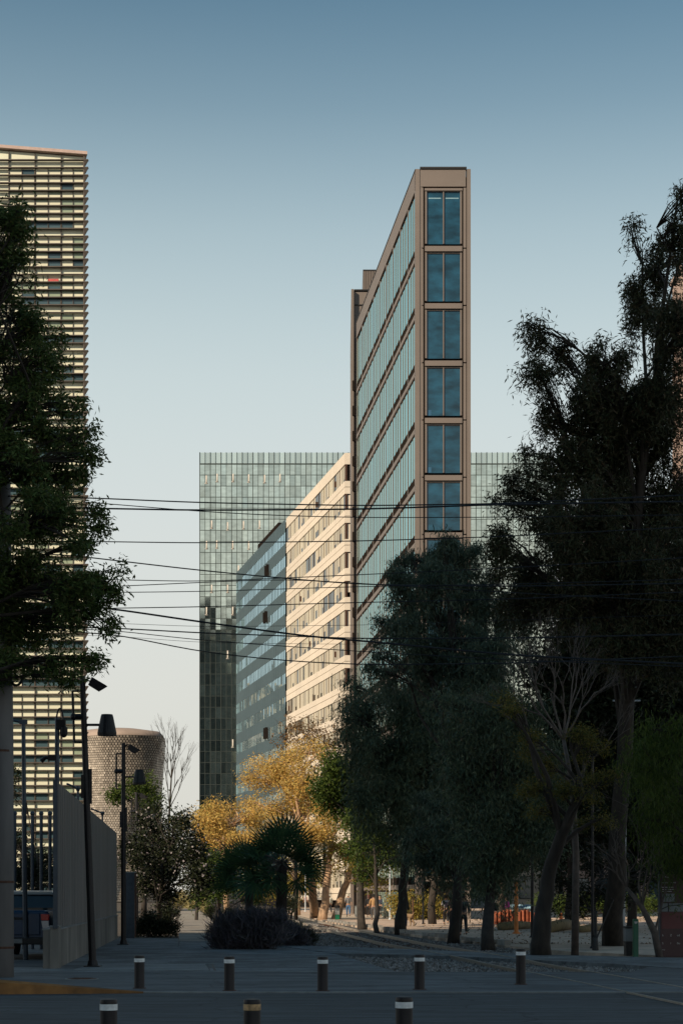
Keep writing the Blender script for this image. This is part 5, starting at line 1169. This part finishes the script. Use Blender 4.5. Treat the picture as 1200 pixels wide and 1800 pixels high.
# ---- fan palms
def palm(label, px, by, cy_, rad_px, seed, nf=40, rt=.22):
    rnd = random.Random(seed); g = G(px, by); Y = g.y; s = Y/F; t = thing('fan_palm', label, 'palm', g, 'fan palms beside the track')
    zc_ = Zh(cy_, Y); mb = MB(); k = 14
    mb.tube([(g.x+rnd.gauss(0, .01), Y, -.16+(zc_+.1)*i/k) for i in range(k+1)], [rt*(1.15 if i == 0 else .95+.12*(i % 2)) for i in range(k+1)], 12); mb.build('trunk', M['bark'], t)
    Rr_ = rad_px*s; V = []; pet = MB()
    for i in range(nf):
        az = i*2.39996+rnd.gauss(0, .15); el = math.asin(max(-.62, min(.99, .98-1.55*(i+.5)/nf)))+rnd.gauss(0, .08); d = Vector((math.cos(az)*math.cos(el), math.sin(az)*math.cos(el), math.sin(el)))
        o = Vector((g.x, Y, zc_-.15)); L_ = Rr_*rnd.uniform(.3, .58); hub = o+d*L_-Vector((0, 0, .1*L_*math.cos(el)))
        pet.tube([o, o.lerp(hub, .5)+Vector((0, 0, .04)), hub], [.025, .018, .014], 5, cap=False)
        side = d.cross(Vector((0, 0, 1))); side = side.normalized() if side.length > .1 else Vector((1, 0, 0)); up = side.cross(d).normalized()
        tilt = rnd.uniform(-1.0, 1.0); side = (side*math.cos(tilt)+up*math.sin(tilt)); nrm = side.cross(d).normalized()
        ns = 17; fl_ = Rr_*rnd.uniform(.46, .54)
        for q in range(ns):
            a = R(-100+200*q/(ns-1)); dd = (d*math.cos(a)+side*math.sin(a)).normalized(); ll = fl_*(1-.25*abs(a)/2.1)*rnd.uniform(.92, 1.05); cup = nrm*(.12*ll*abs(math.sin(a)))
            w_ = .085; pr = dd.cross(nrm).normalized()
            p0 = hub; p1 = hub+dd*ll*.55+cup; p2 = hub+dd*ll+cup*1.5-Vector((0, 0, .06*ll*rnd.uniform(.0, 1.4)))
            V += [p0-pr*.006, p1-pr*w_*.5, p1+pr*w_*.5, p0+pr*.006, p1-pr*w_*.5, p2-pr*.003, p2+pr*.003, p1+pr*w_*.5]
    pet.build('petioles', M['twig'], t); np_mesh('fronds', np.array([tuple(v) for v in V]), 4, LM['palm'], t)
palm('nearer larger fan palm with dark trunk beside the track', 495, 1652, 1512, 102, 1)
palm('smaller fan palm behind and left of the larger one', 438, 1643, 1530, 82, 2, nf=32, rt=.18)
# ================================================================== PEOPLE AND DOGS
def skin_mesh(nodes, edges, sub=1):
    """nodes: list of (co, radius); the first is the root"""
    me = D.meshes.new('s'); bm = bmesh.new(); lay = bm.verts.layers.skin.verify(); vs = []
    for i, (c, r) in enumerate(nodes):
        v = bm.verts.new(c); rr = r if isinstance(r, tuple) else (r, r); v[lay].radius = rr; v[lay].use_root = (i == 0); vs.append(v)
    for a, b in edges: bm.edges.new((vs[a], vs[b]))
    bm.to_mesh(me); bm.free(); o = D.objects.new('s', me); COL.objects.link(o)
    o.modifiers.new('k', 'SKIN').use_smooth_shade = True; m = o.modifiers.new('u', 'SUBSURF'); m.levels = sub; m.render_levels = sub
    bpy.context.view_layer.update(); dg = bpy.context.evaluated_depsgraph_get()
    r = D.meshes.new_from_object(o.evaluated_get(dg)); D.objects.remove(o); r.materials.clear()
    for p in r.polygons: p.use_smooth = True
    return r
M['skin'] = pm('skin', (.36, .2, .13), .6, var=.05); M['skin_dark'] = pm('brown_skin', (.2, .11, .07), .6, var=.05)
def cloth(n, c): 
    if n not in M: M[n] = pm(n, c, .9, var=.15, scale=8)
    return M[n]
def person(label, pos, rot, h=1.72, step=.3, shirt=('white_cloth', (.6, .58, .55)), trousers=('dark_trousers', (.02, .02, .025)), hair=(.02, .015, .012), arms=((.0, .1), (.0, -.1)), backpack=None, hat=None, shoes=(.03, .025, .025), long_hair=False, crouch=0, lean=0, sleeve='long', bag=None, skin='skin', group='people walking along the park walkway'):
    """rot: heading, 0 walks away from the camera (+Y)"""
    t = thing('person', label, 'person', (0, 0, 0), group); k = h/1.75
    V = Vector; s = step; dz = -crouch
    pel = V((0, 0, .96+dz)); ch = V((0, lean*.5+.0, 1.26+dz)); nb = V((0, lean, 1.45+dz)); 
    hd = [V((0, lean+.02, 1.53+dz)), V((0, lean+.035, 1.6+dz)), V((0, lean+.03, 1.68+dz)), V((0, lean+.02, 1.73+dz))]
    L = {}
    for sd, ph in ((-1, s), (1, -s)):
        hip = V((sd*.09, 0, .92+dz)); 
        if crouch: kn = V((sd*.13, .34, .52)); an = V((sd*.12, .02, .09))
        else: kn = V((sd*.1, ph*.45+.04, .5)); an = V((sd*.1, ph*.9-(.06 if ph < 0 else 0), .09+(.06 if ph < -.1 else 0)))
        L[sd] = (hip, kn, an, an+V((0, .16, -.04)))
    A = {}
    for sd, (bend, sw) in ((-1, arms[0]), (1, arms[1])):
        sh = V((sd*.185, lean*.95, 1.41+dz)); el = V((sd*.245, lean+sw*.5-.02, 1.13+dz+abs(sw)*.06)); fo = V((sd*.02*(1-bend), sw*.6+.06+bend*.22, -.25+bend*.25))
        wr = el+fo; A[sd] = (sh, el, wr)
    nodes = [(pel, .12), (V((0, lean*.2, 1.08+dz)), .11), (ch, .125), (nb, .07), (hd[0], .055), (hd[1], .082), (hd[2], .09), (hd[3], .055)]
    edges = [(0, 1), (1, 2), (2, 3), (3, 4), (4, 5), (5, 6), (6, 7)]
    n = len(nodes)
    nodes += [(hd[1]+V((0, .1, -.005)), .018)]; edges.append((5, n)); n += 1                      # nose
    for sd in (-1, 1): nodes.append((hd[1]+V((sd*.09, 0, .01)), .018)); edges.append((5, n)); n += 1      # ears
    for sd in (-1, 1):
        nodes += [(L[sd][0], .085), (L[sd][1], .058), (L[sd][2], .04), (L[sd][3], .034)]; edges += [(0, n), (n, n+1), (n+1, n+2), (n+2, n+3)]; n += 4
        sh, el, wr = A[sd]; hdir = (wr-el).normalized(); palm_ = wr+hdir*.06
        nodes += [(sh, .058), (el, .042), (wr, .028), (palm_, (.034, .018))]; edges += [(3, n), (n, n+1), (n+1, n+2), (n+2, n+3)]; pb = n+3; n += 4
        for f_ in range(4):                                                                    # four fingers and a thumb
            a = palm_+V((0, (f_-1.5)*.02, 0))+hdir*.035; b = a+hdir*(.04, .048, .045, .035)[f_]+V((-sd*.012, 0, 0))
            nodes += [(a, .0085), (b, .007)]; edges += [(pb, n), (n, n+1)]; n += 2
        a = palm_+V((-sd*.01, .035, .01)); nodes += [(a, .01), (a+hdir*.035+V((0, .012, 0)), .008)]; edges += [(pb, n), (n, n+1)]; n += 2
    Tm = Matrix.Translation(pos) @ Matrix.Rotation(rot, 4, 'Z') @ Matrix.Diagonal((k, k, k, 1))
    t.location = pos; parts = []
    def add(name, me, m):
        me.transform(Matrix.Translation(-pos) @ Tm); o = D.objects.new(name, me); COL.objects.link(o); me.materials.append(m); o.parent = t; return o
    body = add('body', skin_mesh(nodes, edges, 2), M[skin])
    # trousers
    nn = [(V((0, 0, .98+dz)), .145), (V((0, 0, .9+dz)), .13)]; ee = [(0, 1)]; n = 2
    for sd in (-1, 1): nn += [(L[sd][0]+V((0, 0, -.04)), .105), (L[sd][1], .078), (L[sd][2]+V((0, 0, .04)), .062)]; ee += [(1, n), (n, n+1), (n+1, n+2)]; n += 3
    add('trousers', skin_mesh(nn, ee, 1), cloth(*trousers))
    nn = [(V((0, 0, .93+dz)), (.15, .125)), (V((0, lean*.2, 1.08+dz)), (.15, .12)), (ch, (.17, .13)), (V((0, lean*.9, 1.43+dz)), .1)]; ee = [(0, 1), (1, 2), (2, 3)]; n = 4
    for sd in (-1, 1):
        sh, el, wr = A[sd]; nn += [(sh, .078), (el, .058)]; ee += [(3, n), (n, n+1)]; n += 2
        if sleeve == 'long': nn += [(el.lerp(wr, .92), .042)]; ee += [(n-1, n)]; n += 1
    add('shirt', skin_mesh(nn, ee, 1), cloth(*shirt))
    hm = cloth('hair_%02d' % int(hair[0]*100), hair)
    hn = [(hd[2]+V((0, -.022, .005)), .1), (hd[3]+V((0, -.01, -.005)), .075), (hd[1]+V((0, -.045, -.0)), .07)]; he = [(0, 1), (0, 2)]
    if long_hair: hn.append((hd[0]+V((0, -.08, -.1)), .06)); he.append((2, 3))
    add('hair', skin_mesh(hn, he, 1), hm)
    for sd in (-1, 1):
        a, b = L[sd][2], L[sd][3]; add('shoe', skin_mesh([(a+V((0, -.03, -.04)), .045), (b+V((0, .02, -.01)), .038)], [(0, 1)], 1), cloth('shoe_%02d' % int(shoes[0]*100), shoes))
    e_ = MB(); 
    for sd in (-1, 1): e_.ball(hd[1]+V((sd*.032, .078, .025)), .011, 8, 5)
    me = D.meshes.new('eyes'); me.from_pydata(e_.v, [], e_.f); add('eyes', me, M['black'])
    if hat:
        b = MB(); c = hd[3]+V((0, 0, -.03)); b.tube([c-V((0, 0, .03)), c+V((0, 0, .0)), c+V((0, 0, .07))], [.115, .11, .07], 14); b.tube([c-V((0, 0, .035)), c-V((0, 0, .025))], [.16, .15], 14)
        me = D.meshes.new('hat'); me.from_pydata(b.v, [], b.f); add('hat', me, cloth(*hat))
    if backpack:
        add2 = skin_mesh([(V((0, lean*.4-.2, 1.08+dz)), (.13, .09)), (V((0, lean*.6-.21, 1.25+dz)), (.15, .1)), (V((0, lean*.8-.19, 1.4+dz)), (.11, .07))], [(0, 1), (1, 2)], 1)
        o = add('backpack', add2, cloth(*backpack)); tag(o, None)
    if bag:
        o = add('shoulder_bag', skin_mesh([(V((.34, -.05, .98+dz)), (.13, .12)), (V((.33, -.05, 1.2+dz)), (.16, .13)), (V((.28, -.02, 1.36+dz)), (.05, .05))], [(0, 1), (1, 2)], 1), cloth(*bag))
    return t
def gpos(px, by): g = G(px, by); return Vector((g.x, g.y, 0))
BLK = ('black_cloth', (.015, .015, .018)); NAVY = ('navy_cloth', (.03, .035, .06)); JEAN = ('blue_jeans', (.05, .12, .24)); GRY = ('grey_shirt', (.13, .125, .13)); WHT = ('white_cloth', (.62, .6, .55)); TAN = ('tan_jacket', (.34, .2, .09)); PALE = ('pale_shirt', (.42, .42, .44))
person('distant person in a pink top half hidden by the slim pale post', gpos(537, 1597.5), 0, 1.75, .15, ('pink_cloth', (.5, .3, .26)), BLK)
person('white haired walker in a white top and black trousers between sunlit trunks', gpos(579, 1609), .3, 1.8, .3, WHT, BLK, hair=(.5, .48, .45), arms=((.1, -.25), (.0, .2)))
person('walker in a dark grey shirt and blue jeans right of the litter bin', gpos(612, 1612.5), 0, 1.84, .2, GRY, JEAN, hair=(.4, .36, .3), arms=((.9, .1), (.0, .05)), sleeve='short')
person('person in a tan brown jacket walking beside the thin dark trunk', gpos(656, 1618), 0, 1.78, .28, TAN, ('grey_trousers', (.07, .07, .075)), arms=((.1, .2), (.2, -.2)))
person('dark haired person in black just left of the tan jacket', gpos(648, 1613), 0, 1.75, .2, BLK, BLK, long_hair=True, hair=(.1, .03, .02))
person('person in a dark top stooping right of the thin dark trunk', gpos(669, 1612), 2.6, 1.7, .15, NAVY, BLK, lean=.14, arms=((.6, .3), (.6, .3)))
person('person in a pink grey coat and dark cap beside the slim pale post', gpos(679, 1610), 1.8, 1.72, .12, ('mauve_coat', (.3, .21, .18)), BLK, hat=BLK, arms=((.5, .1), (.3, .1)))
person('person in a pale hooded top and crimson trousers among the dogs', gpos(692, 1612), 2.4, 1.68, .18, ('beige_top', (.5, .42, .3)), ('crimson_trousers', (.3, .03, .05)), hair=(.4, .36, .34), lean=.08, arms=((.5, .25), (.4, .2)))
person('dog walker in black partly behind the dark leaning trunk', gpos(709, 1636), 0, 1.8, .15, BLK, NAVY, arms=((.7, .0), (.2, .1)))
person('backpacker in a pale shirt with a patterned backpack', gpos(783.5, 1626), 0, 1.72, .25, PALE, BLK, backpack=('purple_backpack', (.07, .06, .1)), sleeve='short')
person('dark haired person close to the right of the patterned backpack', gpos(794, 1628), 0, 1.68, .2, BLK, BLK, long_hair=True)
person('striding backpacker in dark clothes between the paired trunks', gpos(814, 1646), .0, 1.78, .42, ('charcoal_shirt', (.07, .07, .08)), BLK, backpack=BLK, arms=((.1, .1), (.25, .35)))
person('person in a light grey shirt with a large black shoulder bag', gpos(858, 1643), .15, 1.84, .15, ('light_grey_shirt', (.27, .28, .29)), BLK, bag=BLK, arms=((.4, .1), (.2, .0)), sleeve='short')
person('person in a magenta top bending behind the orange netting', gpos(894, 1622), 1.2, 1.6, .1, ('magenta_top', (.4, .05, .22)), BLK, long_hair=True, lean=.12)
def dog(label, pos, rot, k, col, sit=False):
    t = thing('dog', label, 'dog', pos, 'dogs with the walkers'); V = Vector; m = cloth('fur_%02d' % int(col[0]*100), col)
    if sit: nodes = [(V((0, -.2, .2)), .13), (V((0, -.05, .34)), .12), (V((0, .08, .5)), .1), (V((0, .12, .62)), .065), (V((0, .18, .68)), .07), (V((0, .32, .65)), .035)]
    else: nodes = [(V((0, -.32, .5)), .1), (V((0, -.05, .49)), .105), (V((0, .22, .5)), .135), (V((0, .38, .62)), .075), (V((0, .46, .7)), .075), (V((0, .62, .66)), .035)]
    edges = [(0, 1), (1, 2), (2, 3), (3, 4), (4, 5)]; n = 6
    for sd in (-1, 1):
        nodes += [(nodes[4][0]+V((sd*.06, -.03, .08)), .022)]; edges.append((4, n)); n += 1
        if sit:
            nodes += [(V((sd*.1, .12, .3)), .045), (V((sd*.1, .13, .12)), .03), (V((sd*.1, .18, .02)), .03)]; edges += [(2, n), (n, n+1), (n+1, n+2)]; n += 3
            nodes += [(V((sd*.14, .0, .14)), .06), (V((sd*.14, -.16, .05)), .035), (V((sd*.14, .02, .02)), .03)]; edges += [(0, n), (n, n+1), (n+1, n+2)]; n += 3
        else:
            nodes += [(V((sd*.08, .22, .36)), .05), (V((sd*.08, .21, .18)), .03), (V((sd*.08, .22, .03)), .026)]; edges += [(2, n), (n, n+1), (n+1, n+2)]; n += 3
            nodes += [(V((sd*.08, -.26, .36)), .06), (V((sd*.08, -.42, .2)), .032), (V((sd*.08, -.38, .03)), .026)]; edges += [(0, n), (n, n+1), (n+1, n+2)]; n += 3
    b = nodes[0][0]; nodes += [(b+V((0, -.14, .05)), .03), (b+V((0, -.26, .16)), .018)]; edges += [(0, n), (n, n+1)]
    me = skin_mesh(nodes, edges, 1); me.transform(Matrix.Rotation(rot, 4, 'Z') @ Matrix.Diagonal((k, k, k, 1))); o = D.objects.new('body', me); COL.objects.link(o); me.materials.append(m); o.parent = t
    e = MB(); e.ball(nodes[5][0]+V((0, .03, .01)), .02, 8, 5); me = D.meshes.new('nose'); me.from_pydata(e.v, [], e.f); me.transform(Matrix.Rotation(rot, 4, 'Z') @ Matrix.Diagonal((k, k, k, 1))); o = D.objects.new('nose', me); COL.objects.link(o); me.materials.append(M['black']); o.parent = t
    return t
dog('tan dog standing on the walkway right of the dark leaning trunk', gpos(716, 1630), .5, 1.25, (.2, .13, .07))
dog('white dog sitting left of the slim pale post', gpos(678, 1615), 2.6, 1.2, (.6, .52, .38), True)
dog('cream dog standing right of the slim pale post', gpos(693, 1617), 1.2, 1.0, (.5, .4, .24))
dog('small pale dog nearest the thin dark trunk', gpos(671, 1614), 1.9, .9, (.55, .5, .4))
